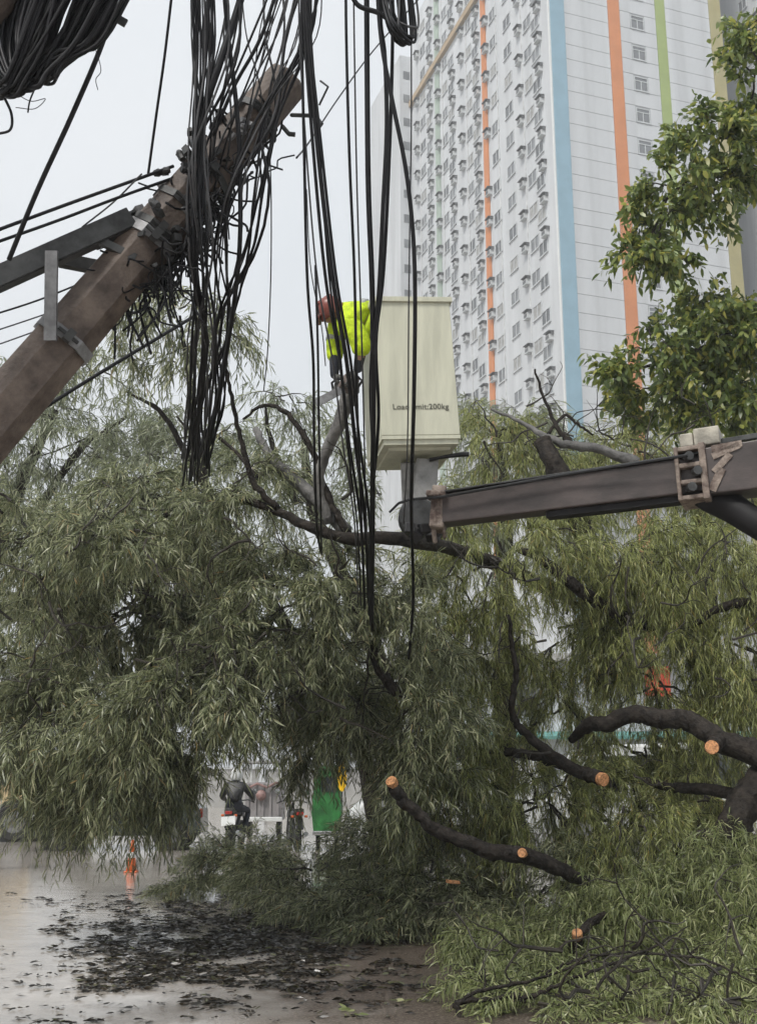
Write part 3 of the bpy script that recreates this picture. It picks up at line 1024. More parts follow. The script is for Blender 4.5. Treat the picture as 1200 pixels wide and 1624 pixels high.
# ------------------------------------------------------------------ lopped pale branches, near right
def lopped(name, label, clumps, limbs, leafm, K, tw=None, group='lopped leafy branches at the near right'):
    e = empty(name, ground(clumps[0][0], 1560))
    tag(e, label, 'branch', group)
    L_, b_ = Leaves(), MB()
    for a in clumps:
        clump(L_, b_, *a, **K)
    L_.build('foliage', leafm, e, M['twig'])
    b_.build('boughs', M['twig'], e, world=True)['kind'] = 'stuff'
    for pts, r in limbs:
        limb('branch', e, pts, r, B, sides=7)
    if tw:
        t_mb = MB()
        bare_twigs(t_mb, *tw)
        t_mb.build('twigs', M['twig'], e, world=True)['kind'] = 'stuff'
    return e


KP = dict(ll=0.1, lw=0.0098, ns=16, fall=0.6, droop=0.3, spread=1.1, bend=0.05, curl=1.3, zmin=0.0, sl=(0.25, 0.55), nl=26)
lopped('lopped_branch', 'heap of pale green curled leaves around a small sawn stump, low right',
       [(850, 1500, 9.6, 100, 40, 0.5, 16), (960, 1460, 9.9, 110, 50, 0.5, 20), (1060, 1440, 9.9, 110, 50, 0.6, 18), (1150, 1400, 9.9, 90, 70, 0.6, 16), (1180, 1470, 9.3, 80, 50, 0.5, 12), (790, 1500, 9.5, 50, 25, 0.3, 6), (900, 1545, 8.8, 80, 28, 0.35, 9)],
       [([(905, 1505, 9.3), (916, 1490, 9.2), (930, 1470, 9.3), (960, 1450, 9.6)], [0.05, 0.05, 0.04, 0.03])], M['leaf_pale'], KP)
cs = [o for o in col.objects if o.name == 'lopped_branch'][0]
cut_face(cs, 915, 1480, 9.15, 0.045, Vector((-0.1, -0.5, 0.6)))
KQ = dict(KP)
KQ.update(ll=0.095, curl=1.2, fill=0.3, ns=11)
lopped('lopped_branch', 'sprawl of thin dark twigs and grey green leaves across the bottom right corner',
       [(950, 1555, 8.6, 110, 40, 0.45, 10), (1080, 1530, 8.8, 120, 45, 0.5, 12), (1180, 1560, 8.4, 80, 40, 0.4, 7), (860, 1592, 7.55, 90, 25, 0.3, 9), (800, 1535, 9.0, 60, 30, 0.3, 6), (1000, 1600, 7.5, 110, 25, 0.3, 9), (1150, 1595, 7.5, 100, 25, 0.3, 8), (770, 1565, 8.0, 45, 20, 0.25, 5)],
       [([(722, 1592, 7.45), (790, 1583, 7.50), (850, 1578, 7.55), (890, 1560, 7.60), (960, 1535, 7.75), (1040, 1500, 8.05), (1090, 1470, 8.35)], [0.022, 0.018, 0.016, 0.013, 0.011, 0.008, 0.004]),
        ([(722, 1592, 7.45), (733, 1624, 7.40), (738, 1660, 7.30)], [0.022, 0.018, 0.015]),
        ([(724, 1592, 7.45), (745, 1580, 7.50), (770, 1570, 7.55), (840, 1556, 7.65), (930, 1525, 7.95), (1005, 1495, 8.25)], [0.02, 0.014, 0.013, 0.011, 0.008, 0.004]),
        ([(866, 1545, 7.65), (900, 1528, 7.75), (970, 1512, 7.95), (1090, 1518, 7.95), (1160, 1540, 7.85), (1215, 1570, 7.75)], [0.009, 0.009, 0.009, 0.01, 0.008, 0.006]),
        ([(880, 1578, 7.55), (930, 1600, 7.45), (970, 1620, 7.35)], [0.011, 0.009, 0.006]),
        ([(768, 1572, 7.55), (768, 1540, 7.65), (764, 1512, 7.75)], [0.008, 0.006, 0.003]),
        ([(1025, 1518, 7.95), (1060, 1560, 7.75), (1110, 1600, 7.55)], [0.007, 0.006, 0.003])], M['leaf_pale'], KQ, tw=(22, (790, 1200), (1490, 1580), (7.2, 7.9), (0.4, 1.1)))

# ------------------------------------------------------------------ leaf litter on the wet road
def litter(name, label, n, sampler, size, matl, nl=7, lsz=0.09):
    L_ = Leaves()
    O, D, SL = [], [], []
    while len(O) < n:
        px, py = sampler()
        p = ground(px, py)
        O.append((p.x, p.y, 0.012))
        a = random.uniform(-0.5, 0.5) + random.choice((0, math.pi))
        D.append((math.cos(a), math.sin(a), 0.04))
        SL.append(size * random.uniform(0.3, 1.5))
    L_.sprays(np.array(O), np.array(D), np.array(SL), nl, lsz, lsz * 0.22, droop=0, fall=0, spread=0.9, curl=0.12, stem=0.005, flat=True)
    for arr in (L_.lv[0], L_.tv[0]):
        arr[..., 2] = np.maximum(arr[..., 2], 0.006)
        arr[..., 2] = np.minimum(arr[..., 2], 0.05)
    o = L_.build(name, matl, None, None)
    return tag(o, label, 'leaf litter', kind='stuff')


PATCH = [(random.gauss(370, 150), random.gauss(1492, 48), random.uniform(6, 26), random.uniform(2, 7)) for _ in range(230)]
PATCH += [(random.gauss(480, 60), random.gauss(1460, 22), 30, 9) for _ in range(30)]


def s_dense():
    while True:
        cx, cy, sx_, sy_ = random.choice(PATCH)
        px, py = random.gauss(cx, sx_), random.gauss(cy, sy_)
        if 30 < px < 660 and 1395 < py < 1624: return px, py


def s_sparse():
    return random.uniform(-20, 760), 1624 - abs(random.gauss(0, 110))


litter('leaf_litter', 'dark rotting leaf litter in shallow water on the road', 2300, s_dense, 0.13, M['litter'], 10, 0.075)
litter('leaf_litter', 'thin scatter of dead leaves over the brown road edge', 260, s_sparse, 0.08, M['litter'], 3, 0.06)
litter('leaf_litter', 'fallen pale green leaves scattered at the near right', 160, lambda: (random.gauss(980, 150), random.gauss(1570, 35)), 0.12, M['leaf_pale'], 6)

# ------------------------------------------------------------------ standing trees behind
def tree(label, trunk, r, clumps, leafm, K, group='trees standing behind the fallen one', limbs=(), bark=None):
    b = ground(*trunk[0][:2]) if len(trunk[0]) == 2 else at(*trunk[0])
    e = empty('tree', (b.x, b.y, 0))
    tag(e, label, 'tree', group)
    limb('trunk', e, trunk, r, bark or B, sides=10)
    for pts, rr in limbs:
        limb('limb', e, pts, rr, bark or B, sides=7)
    L_, b_ = Leaves(), MB()
    for a in clumps:
        clump(L_, b_, *a, **K)
    L_.build('crown', leafm, e, M['twig'])
    b_.build('boughs', M['twig'], e, world=True)['kind'] = 'stuff'
    return e


def base_of(px, d):
    """pixel row of the ground at depth d"""
    lo, hi = 1240.0, 1700.0
    for _ in range(40):
        m_ = (lo + hi) / 2
        if project(ground(px, m_))[2] > d: lo = m_
        else: hi = m_
    return lo


KB = dict(ll=0.2, lw=0.02, fall=0.5, droop=0.5, spread=0.75, nl=14, ns=9, sl=(0.4, 0.75), front=0.6)
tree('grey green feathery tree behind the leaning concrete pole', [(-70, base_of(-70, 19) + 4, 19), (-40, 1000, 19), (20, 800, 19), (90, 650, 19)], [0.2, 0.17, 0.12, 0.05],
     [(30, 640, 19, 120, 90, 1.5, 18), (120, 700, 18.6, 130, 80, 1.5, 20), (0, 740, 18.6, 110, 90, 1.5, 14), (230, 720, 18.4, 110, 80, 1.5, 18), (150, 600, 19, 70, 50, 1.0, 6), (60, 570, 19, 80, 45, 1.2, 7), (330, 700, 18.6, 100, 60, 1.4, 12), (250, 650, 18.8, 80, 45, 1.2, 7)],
     M['leaf_misty'], KB, limbs=[([(55, 820, 19), (120, 720, 19), (200, 660, 18.8)], [0.08, 0.06, 0.03])])
tree('thin crowned tree with hanging sprays behind the cable bundle', [(610, base_of(610, 17) + 4, 17), (560, 1150, 17), (430, 960, 17), (330, 780, 17), (300, 600, 16.6), (285, 500, 16.4)], [0.15, 0.13, 0.11, 0.09, 0.05, 0.02],
     [(235, 480, 16.4, 60, 40, 0.8, 7), (290, 490, 16.4, 85, 60, 0.9, 9), (350, 520, 16.4, 50, 60, 0.8, 6), (280, 570, 16.6, 60, 40, 0.8, 4), (170, 560, 16.8, 60, 40, 0.8, 4)],
     M['leaf_olive'], dict(KB, fall=0.8, droop=0.6, sl=(0.35, 0.6), ll=0.19),
     limbs=[([(315, 760, 17), (260, 660, 16.8), (200, 620, 16.8)], [0.06, 0.04, 0.015]), ([(310, 640, 16.7), (350, 560, 16.6), (375, 500, 16.5)], [0.04, 0.03, 0.012])])
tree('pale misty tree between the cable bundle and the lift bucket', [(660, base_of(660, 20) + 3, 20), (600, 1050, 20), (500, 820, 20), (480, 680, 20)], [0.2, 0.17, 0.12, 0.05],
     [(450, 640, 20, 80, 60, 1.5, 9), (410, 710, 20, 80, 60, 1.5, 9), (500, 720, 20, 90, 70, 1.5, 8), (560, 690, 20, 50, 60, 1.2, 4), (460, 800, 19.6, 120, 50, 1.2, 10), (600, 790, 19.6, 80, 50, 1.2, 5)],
     M['leaf_misty'], KB, limbs=[([(470, 800, 20), (430, 700, 20), (420, 640, 20)], [0.08, 0.05, 0.02])])
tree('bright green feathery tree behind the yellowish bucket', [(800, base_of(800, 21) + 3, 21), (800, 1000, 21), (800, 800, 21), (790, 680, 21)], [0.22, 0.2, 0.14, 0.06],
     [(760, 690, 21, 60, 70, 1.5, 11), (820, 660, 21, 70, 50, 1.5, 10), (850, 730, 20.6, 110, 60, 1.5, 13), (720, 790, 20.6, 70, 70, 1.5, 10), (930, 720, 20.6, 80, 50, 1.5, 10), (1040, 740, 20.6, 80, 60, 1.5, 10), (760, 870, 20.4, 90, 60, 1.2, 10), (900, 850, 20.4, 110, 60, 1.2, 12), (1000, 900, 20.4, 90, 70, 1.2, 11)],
     M['leaf_misty'], KB)
tree('dense green tree far right behind the boom', [(1120, base_of(1120, 20) + 3, 20), (1120, 1000, 20), (1115, 800, 20), (1110, 640, 20)], [0.25, 0.22, 0.15, 0.06],
     [(1080, 660, 20, 90, 60, 1.5, 14), (1160, 660, 20, 90, 70, 1.5, 14), (1150, 760, 19.6, 110, 80, 1.5, 14), (1000, 690, 20, 70, 40, 1.2, 8), (1080, 880, 19.6, 110, 80, 1.2, 13), (1190, 900, 19.6, 80, 90, 1.2, 10), (1050, 1000, 19.6, 90, 40, 1.0, 7)],
     M['leaf_lime'], KB)

# broadleaf tree reaching in from the right
KW = dict(ll=0.125, lw=0.05, fall=0.35, droop=0.25, spread=0.9, nl=10, ns=9, sl=(0.2, 0.45), broad=True, front=0.5, bend=0.12, curl=0.35)
tree('glossy broadleaf tree leaning in front of the striped tower', [(1420, base_of(1420, 15) + 4, 15), (1400, 1000, 15), (1360, 700, 15), (1310, 420, 15), (1280, 200, 15)], [0.26, 0.22, 0.18, 0.12, 0.05],
     [(1190, 120, 15, 45, 70, 0.7, 9), (1192, 50, 15, 28, 40, 0.6, 5), (1090, 580, 15, 70, 45, 0.8, 8), (1150, 215, 15, 95, 55, 0.9, 20), (1075, 290, 15, 70, 50, 0.8, 11), (1150, 310, 15, 80, 60, 0.9, 14), (1040, 360, 15, 50, 50, 0.7, 9), (1010, 420, 15, 35, 55, 0.6, 7),
      (1060, 430, 15, 40, 40, 0.6, 4), (1120, 530, 15, 80, 55, 0.9, 18), (1180, 540, 15, 70, 80, 0.9, 20), (1040, 545, 15, 60, 50, 0.8, 8), (980, 590, 15, 50, 25, 0.6, 6), (1050, 620, 15, 80, 50, 0.8, 12), (1150, 640, 15, 80, 50, 0.8, 18), (1130, 470, 15, 60, 25, 0.6, 4)],
     M['leaf_broad'], KW, group=None, limbs=[([(1330, 520, 15), (1240, 320, 15), (1180, 260, 15), (1100, 280, 15), (1050, 320, 15)], [0.1, 0.06, 0.045, 0.03, 0.012]),
                                ([(1345, 620, 15), (1240, 520, 15), (1150, 540, 15), (1060, 570, 15), (990, 590, 15)], [0.1, 0.06, 0.045, 0.03, 0.01]),
                                ([(1180, 260, 15), (1190, 180, 15), (1200, 90, 15)], [0.03, 0.02, 0.01]), ([(1060, 310, 15), (1030, 380, 15), (1010, 450, 15)], [0.018, 0.013, 0.006])])

# ------------------------------------------------------------------ leaning concrete pole
def frame_along(a, b, up_hint):
    z = (b - a).normalized()
    x = up_hint.cross(z).normalized()
    y = z.cross(x)
    return Matrix((x, y, z)).transposed()


P_TOP = at(455, 128, 7.6)
P_LOW = at(60, 588, 6.9)
p_dir = (P_TOP - P_LOW).normalized()
P_BASE = P_LOW - p_dir * ((P_LOW.z + 0.3) / p_dir.z)
pole = empty('leaning_pole', (P_BASE.x, P_BASE.y, 0))
tag(pole, 'octagonal brown concrete utility pole leaning steeply, wrapped in cables', 'utility pole')
PM = frame_along(P_BASE, P_TOP, UP)
PL = (P_TOP - P_BASE).length


def pole_w(t):
    """half width of the pole t metres from its top"""
    return 0.148 + 0.0125 * t


def on_pole(px_t, x=0.0, y=0.0):
    """point px_t metres below the pole top, x/y across"""
    return P_TOP - p_dir * px_t + PM @ Vector((x, y, 0))


pv, pf = [], []
secs = [0.0, 0.03, 1.0, 2.5, 4.5, PL]
for s in secs:
    w = pole_w(s) * (0.93 if s == 0 else 1.0)
    c = w * 0.44
    ring = [(w, -c), (w, c), (c, w), (-c, w), (-w, c), (-w, -c), (-c, -w), (c, -w)]
    pv += [on_pole(s, x, y) for x, y in ring]
for k in range(len(secs) - 1):
    for s in range(8):
        s2 = (s + 1) % 8
        pf.append((k * 8 + s, k * 8 + s2, k * 8 + 8 + s2, k * 8 + 8 + s))
pf += [tuple(range(8)), tuple(len(pv) - 8 + i for i in range(7, -1, -1))]
mb = MB()
mb.add(pv, pf)
mb.build('shaft', M['pole'], pole, world=True, bevel=0.004)


def strap(t, w=0.07, out=0.018, m='steel', name='strap'):
    mb = MB()
    for (t0, o0) in ((t - w / 2, out), (t + w / 2, out)):
        a = pole_w(t0) + o0
        c = a * 0.44
        mb.v += [tuple(on_pole(t0, x, y)) for x, y in [(a, -c), (a, c), (c, a), (-c, a), (-a, c), (-a, -c), (-c, -a), (c, -a)]]
    mb.f = [(s, (s + 1) % 8, 8 + (s + 1) % 8, 8 + s) for s in range(8)] + [tuple(range(8)), tuple(range(15, 7, -1))]
    mb.build(name, M[m], pole, world=True)
    for sg in (-1, 1):
        mb = MB()
        p = on_pole(t, sg * (pole_w(t) + 0.05), 0)
        mb.box(p, (0.09, 0.05, w * 1.1), PM)
        mb.tube([p + PM @ Vector((0, -0.07, 0)), p + PM @ Vector((0, 0.08, 0))], 0.012, 6)
        mb.build('strap_bolt', M['steel_dark'], pole, world=True)


def tpole(px, py):
    """distance below the pole top of the pole axis point nearest this pixel"""
    r = ray(px, py)
    w0 = P_TOP - CAM
    a, b, c = p_dir.dot(p_dir), p_dir.dot(r), 1.0
    d, e = p_dir.dot(w0), r.dot(w0)
    return (b * e - c * d) / (a * c - b * b) * -1


strap(tpole(237, 385))
strap(tpole(100, 540))
for tt in (0.38, 0.95, 1.25, 1.5):
    strap(tt, 0.05, 0.012, 'steel_dark')
# old bolt holes: black discs stand in for their shaded insides
for t_, x_, y_ in ((tpole(212, 396), -0.06, -1), (tpole(178, 446), 0.05, -1), (tpole(20, 622), 0.02, -1)):
    mb = MB()
    n_ = PM @ Vector((0, y_, 0))
    mb.lathe([(0.014, -0.01), (0.014, 0.004)], on_pole(t_, x_, y_ * pole_w(t_)), 'z', 8, n_.to_track_quat('Z', 'Y').to_matrix())
    mb.build('bolt_hole_disc', M['black'], pole, world=True)
# crossarm: long channel running off left, stay and back brace
mb = MB()
A0, A1, A2 = at(-260, 553, 6.1), at(75, 392, 6.75), at(208, 343, 7.05)
for a_, b_ in ((A0, A2),):
    mb.bar(a_, b_, 0.03, 0.125)
    d_ = (b_ - a_).normalized()
    off = Vector((0, 0.06, 0))
    mb.bar(a_ + off + Vector((0, 0, 0.055)), b_ + off + Vector((0, 0, 0.055)), 0.1, 0.018)
    mb.bar(a_ + off - Vector((0, 0, 0.055)), b_ + off - Vector((0, 0, 0.055)), 0.1, 0.018)
mb.build('crossarm', M['steel_dark'], pole, world=True)
MB().bar(at(82, 398, 6.7), at(80, 540, 6.68), 0.075, 0.03, up=(0, 1, 0)).build('stay_bar', M['steel'], pole, world=True)
MB().bar(at(95, 412, 7.12), at(272, 447, 7.55), 0.06, 0.085).build('back_brace', M['steel_dark'], pole, world=True)
MB().bar(at(140, 372, 6.95), at(215, 410, 7.0), 0.04, 0.05).build('back_brace', M['steel_dark'], pole, world=True)
# clamps, insulators and hooks on the upper pole
random.seed(5)
for k in range(46):
    t_ = random.choice((random.uniform(0.85, 1.75), random.uniform(0.3, 1.2)))
    ang = random.uniform(0, 2 * math.pi)
    w_ = pole_w(t_) + random.uniform(0.0, 0.07)
    c_ = on_pole(t_, w_ * math.cos(ang), w_ * math.sin(ang))
    mb = MB()
    m_ = Euler((random.uniform(0, 6), random.uniform(0, 6), random.uniform(0, 6))).to_matrix()
    s_ = random.uniform(0.03, 0.075)
    mb.box(c_, (s_, s_ * random.uniform(0.5, 1), s_ * random.uniform(0.7, 2.0)), m_, (0.8, 0.8))
    if random.random() < 0.5:
        mb.lathe([(0.02, -s_), (0.028, -s_ * 0.4), (0.018, 0), (0.028, s_ * 0.4), (0.02, s_)], c_ + m_ @ Vector((s_, 0, 0)), 'z', 8, m_)
    mb.build('cable_clamp', M[random.choice(('black', 'steel_dark', 'black', 'steel'))], pole, world=True)
MB().tube([at(462, 182, 7.5), at(500, 183, 7.2), at(510, 196, 7.15), at(503, 204, 7.15)], 0.014, 6).build('step_hook', M['steel_dark'], pole, world=True)
MB().tube([at(448, 200, 7.5), at(458, 212, 7.3), at(468, 213, 7.3)], 0.016, 6).build('step_hook', M['steel_dark'], pole, world=True)
MB().tube([at(508, 128, 7.5), at(520, 137, 7.4), at(506, 166, 7.4)], 0.008, 5).build('step_hook', M['steel_dark'], pole, world=True)

# ------------------------------------------------------------------ cables
def cable(name, pts, r, label, group=None, m='cable', n=None, sides=6, jitter=0.0, cat='cable'):
    P = np.array([tuple(at(*p)) for p in pts])
    n = n or max(10, 6 * len(pts))
    C = catmull(P, n)
    if jitter:
        C[1:-1] += rng.normal(0, jitter, (n - 2, 3))
    mb = MB()
    v_, f_ = tube_arrays(C, r, sides)
    mb.add(v_, f_)
    if group and r < 0.0085 and rng.random() < 0.45:
        m = 'cable_grey'
    o = mb.build(name, M[m], None, smooth=True)
    return tag(o, label, cat, group)


random.seed(21)
ru = random.uniform
T1 = 'one of the black cables in the thick vertical bundle crossing the leaning pole'
G1 = 'cables of the thick bundle over the pole'
for k in range(18):
    x0 = ru(303, 334) if k < 11 else ru(296, 380)
    xm = 312 + ru(-10, 16)
    xe = ru(292, 330)
    w = ru(-6, 6)
    cable('hanging_cable', [(x0 + w, -60, 6.9 + ru(-.1, .1)), (x0, 90, 6.9), (xm + w, 250, 6.85 + ru(-.1, .1)), (xm + ru(-8, 12), 400, 6.9 + ru(-.1, .1)), (xe + ru(0, 18), 540, 7.4), (xe + ru(-8, 10), 660, 8.2), (xe + ru(-14, 8), 745 + ru(-20, 25), 9.2)],
          ru(0.005, 0.0105), T1, G1, n=40, jitter=0.0015)
T2 = 'one of the black cables slanting from the top over the pole into the lower bundle'
G2 = 'cables slanting over the pole'
for k in range(13):
    x0 = ru(470, 505)
    xa = ru(400, 462)
    xb = ru(360, 430)
    cable('hanging_cable', [(x0 + ru(0, 25), -60, 7.0), (x0 - ru(-5, 25), 60, 7.0), (xa, 170 + ru(-30, 30), 7.0), (xb, 300, 7.05 + ru(-.1, .1)), (xb - ru(5, 30), 400, 7.2), (350 + ru(-14, 16), 520, 7.7), (336 + ru(-16, 20), 640, 8.4), (318 + ru(-18, 16), 730 + ru(-15, 15), 9.2)],
          ru(0.0045, 0.0105), T2, G2, n=44, jitter=0.0015)
T3 = 'one of the black cables fanning from the top down to the middle of the pole'
G3 = 'cables ending on the pole'
for k in range(18):
    x0 = ru(330, 500)
    t_ = ru(0.2, 1.7)
    e_ = on_pole(t_, ru(-.1, .1), -pole_w(t_) - 0.02)
    q = project(e_)
    cable('hanging_cable', [(x0, -60, 7.2), ((x0 * 0.75 + q[0] * 0.25) + ru(-15, 15), 50, 7.15), ((x0 * .3 + q[0] * .7) + ru(-14, 14), q[1] * 0.6, 7.1), (q[0], q[1], q[2])], ru(0.004, 0.009), T3, G3, n=24)
# broad straight feeders
cable('hanging_cable', [(352, -60, 7.0), (362, 60, 7.0), (374, 160, 7.0), (380, 260, 7.0), (378, 420, 7.1), (352, 600, 8.0), (325, 735, 9.2)], 0.017, 'thick black cable bending beside the pole then joining the lower bundle', m='cable', n=40)
cable('hanging_cable', [(398, -60, 6.95), (375, 20, 6.95), (348, 100, 6.9), (322, 190, 6.9), (316, 330, 6.9)], 0.024, 'thickest black cable running diagonally into the vertical bundle')
cable('hanging_cable', [(452, -60, 7.1), (415, 55, 7.1), (372, 135, 7.1), (338, 215, 7.1)], 0.012, 'black cable slanting down left above the pole')
# right-hand group in front of the bucket
T4 = 'one of the black cables curving from the pole top down past the worker'
G4 = 'cables curving past the worker'
for k, (x0, xa, xb, xc, xd, r_) in enumerate([(478, 482, 487, 498, 508, .010), (482, 496, 516, 553, 578, .011), (486, 503, 527, 563, 585, .014), (489, 509, 533, 570, 592, .010), (474, 485, 503, 543, 568, .006), (492, 506, 522, 550, 572, .007)]):
    cable('hanging_cable', [(x0 + 4, -60, 6.9), (x0, 30, 6.9), (xa, 230, 6.9), (xb, 440, 7.0), ((xb + xc) / 2 + 4, 570, 7.2), (xc, 700, 7.6), (xd - 6, 830, 8.6), (xd, 960 if k else 875, 9.9 if k else 9.4)], r_, T4, G4, n=44)
for (pts, r_, lab) in [
    ([(548, -60, 6.9), (549, 60, 6.9), (554, 250, 6.9), (562, 440, 7.0), (566, 640, 7.3), (572, 800, 8.2), (578, 965, 9.9)], .010, 'black cable hanging straight just behind the worker in yellow'),
    ([(560, -60, 7.0), (562, 90, 7.0), (566, 300, 7.0), (574, 560, 7.3), (580, 800, 8.3), (584, 930, 9.8)], .006, 'thin grey cable hanging parallel behind the worker'),
    ([(581, -60, 6.8), (582, 120, 6.8), (584, 300, 6.8), (590, 460, 6.9), (592, 640, 7.2), (590, 800, 8.2), (588, 990, 9.9)], .018, 'thick black cable hanging along the near edge of the bucket'),
    ([(605, -60, 6.8), (603, 30, 6.8), (610, 90, 6.8), (613, 200, 6.8), (607, 330, 6.8), (600, 470, 6.9), (588, 600, 7.1), (592, 760, 7.9), (590, 1000, 9.9)], .014, 'black cable twisting across the bucket corner'),
    ([(622, -60, 6.85), (622, 80, 6.85), (617, 250, 6.85), (608, 430, 6.9), (596, 540, 7.0), (600, 640, 7.3), (598, 700, 7.6), (588, 820, 8.4), (585, 975, 9.9)], .012, 'black cable swinging inward in front of the bucket side'),
    ([(596, -60, 6.7), (604, 60, 6.7), (622, 160, 6.7), (642, 260, 6.7), (654, 360, 6.75), (658, 470, 6.8), (656, 640, 7.1), (652, 800, 8.2), (655, 950, 9.6), (648, 1045, 10.2)], .014, 'long black cable bowing across the face of the bucket'),
    ([(652, 60, 7.0), (652, 200, 7.0), (650, 330, 7.0), (648, 480, 7.0), (646, 700, 7.4), (640, 830, 8.4)], .005, 'very thin grey wire hanging before the bucket front'),
    ([(428, 240, 7.4), (430, 330, 7.4), (429, 450, 7.6), (424, 560, 8.2), (418, 620, 8.8)], .005, 'very thin grey wire dangling alone right of the bundles'),
    ([(486, 300, 7.2), (492, 420, 7.2), (510, 520, 7.3), (516, 580, 7.5)], .004, 'very thin wire hanging past the red helmet'),
    ([(500, 420, 6.9), (504, 560, 7.0), (506, 700, 7.4), (510, 880, 9.6)], .008, 'black cable dropping left of the worker to the leaves'),
    ([(192, -40, 6.3), (165, 60, 6.3), (115, 180, 6.3), (60, 300, 6.4), (14, 412, 6.5)], .015, 'dark cable slanting from the top bracket down to the crossarm'),
    ([(278, -60, 6.8), (262, 80, 6.9), (248, 180, 7.0), (235, 275, 7.1)], .009, 'thin dark wire dropping from the top to the guy wires'),
    ([(-40, 378, 6.4), (100, 326, 6.8), (200, 290, 7.0), (275, 263, 7.2)], .011, 'upper of two guy wires running left from the pole'),
    ([(-40, 396, 6.4), (90, 350, 6.8), (190, 312, 7.0), (280, 280, 7.2)], .010, 'lower of two guy wires running left from the pole'),
    ([(225, 275, 7.0), (180, 320, 7.0), (130, 360, 6.9)], .006, 'short thin wire slanting down to the crossarm tip'),
    ([(-30, 505, 8.6), (60, 476, 8.8), (150, 440, 9.0)], .008, 'thin wire left of the stay bar, uppermost'),
    ([(-30, 532, 8.6), (60, 502, 8.8), (150, 470, 9.0)], .006, 'thin wire left of the stay bar, second from top'),
    ([(-30, 556, 8.6), (70, 520, 8.8), (150, 490, 9.0)], .006, 'thin wire left of the stay bar, lowest'),
    ([(30, 672, 7.6), (120, 615, 7.9), (210, 560, 8.2), (310, 500, 8.6)], .014, 'dark cable running up right from behind the pole foot'),
    ([(716, -60, 12.0), (600, 70, 11.0), (540, 150, 10.0), (490, 225, 8.4), (470, 250, 7.6)], .007, 'thin grey stay wire slanting up right from the pole top'),
    ([(548, -40, 6.7), (565, 5, 6.7), (600, 20, 6.7), (630, 40, 6.7)], .016, 'thick black cable entering the hanging loops at the top'),
]:
    cable('hanging_cable', pts, r_, lab, n=44, m='cable' if r_ > .0065 else 'cable_grey')
# loops hanging at the top centre
T5 = 'one of the black cable loops hanging at the top before the tower'
G5 = 'cable loops at the top centre'
for k in range(13):
    x0 = ru(592, 640)
    bx_, by_ = ru(628, 662), ru(40, 72)
    cable('cable_loop', [(x0, -70, 6.7), (x0 + ru(0, 8), -5, 6.7), ((x0 + bx_) / 2 - ru(0, 8), by_ * .65, 6.7 + ru(-.1, .1)), (bx_ - 6, by_, 6.7), (bx_ + 4, by_ - 12, 6.75), (bx_ - ru(2, 14), -60, 6.8)], ru(0.007, 0.013), T5, G5, n=30)
# big coil of cables, top left
T6 = 'one of the many black cables in the heavy coil at the top left corner'
G6 = 'cables of the heavy coil'
for k in range(62):
    f_ = k / 61
    x0 = 60 + 145 * f_ + ru(-10, 10)
    bx_ = 2 + 88 * f_ ** 1.1 + ru(-10, 8)
    by_ = 150 - 22 * f_ + ru(-22, 8)
    if f_ > 0.55: by_ = 140 - 75 * (f_ - 0.55) * ru(0.2, 1.4) + ru(-6, 4)
    dd = 6.0 + ru(-.12, .12)
    cable('coiled_cable', [(x0 + 45, -90, dd), (x0, -10, dd), ((x0 * .6 + bx_ * .4) + ru(-6, 6), 65 + ru(-8, 8), dd), (bx_ + 14, by_ - 24, dd), (bx_ - 2, by_, dd), (bx_ - 24, by_ - 14, dd + .1), (bx_ - 50 + 30 * f_, by_ - 90, dd + .25), (bx_ - 20 + 40 * f_, -80, dd + .3)],
          ru(0.009, 0.016), T6, G6, n=34, sides=5)
for (pts, r_, lab) in [([(5, 150, 6), (18, 180, 6), (16, 205, 6), (-6, 212, 6)], .008, 'loose cable end curling below the heavy coil'),
                       ([(55, 140, 6), (47, 160, 6), (44, 178, 6)], .005, 'short wire end poking down from the heavy coil'),
                       ([(28, 150, 6), (50, 160, 6), (72, 156, 6), (55, 172, 6), (25, 170, 6)], .0025, 'hair thin wire curl under the heavy coil'),
                       ([(135, 55, 6.2), (150, 75, 6.2), (160, 110, 6.2), (152, 125, 6.2), (155, 142, 6.2)], .0025, 'hair thin wire dangling right of the heavy coil')]:
    cable('loose_wire', pts, r_, lab, n=24, sides=5)
mb = MB()
mb.bar(at(140, 2, 6.1), at(200, 37, 6.15), 0.02, 0.045)
br = mb.build('steel_bracket', M['steel_dark'])
tag(br, 'short dark steel bracket beside the heavy coil of cables', 'bracket')
mb = MB()
mb.lathe([(0.03, -0.32), (0.09, -0.28), (0.1, -0.05), (0.105, 0), (0.1, 0.05), (0.09, 0.28), (0.03, 0.32)], at(-8, 0, 6.2), 'z', 14, Euler((0.2, 0.5, 0)).to_matrix())
sp = mb.build('splice_case', M['pole'], smooth=True)
tag(sp, 'brown rounded splice case hung in the top left cable coil', 'splice case')
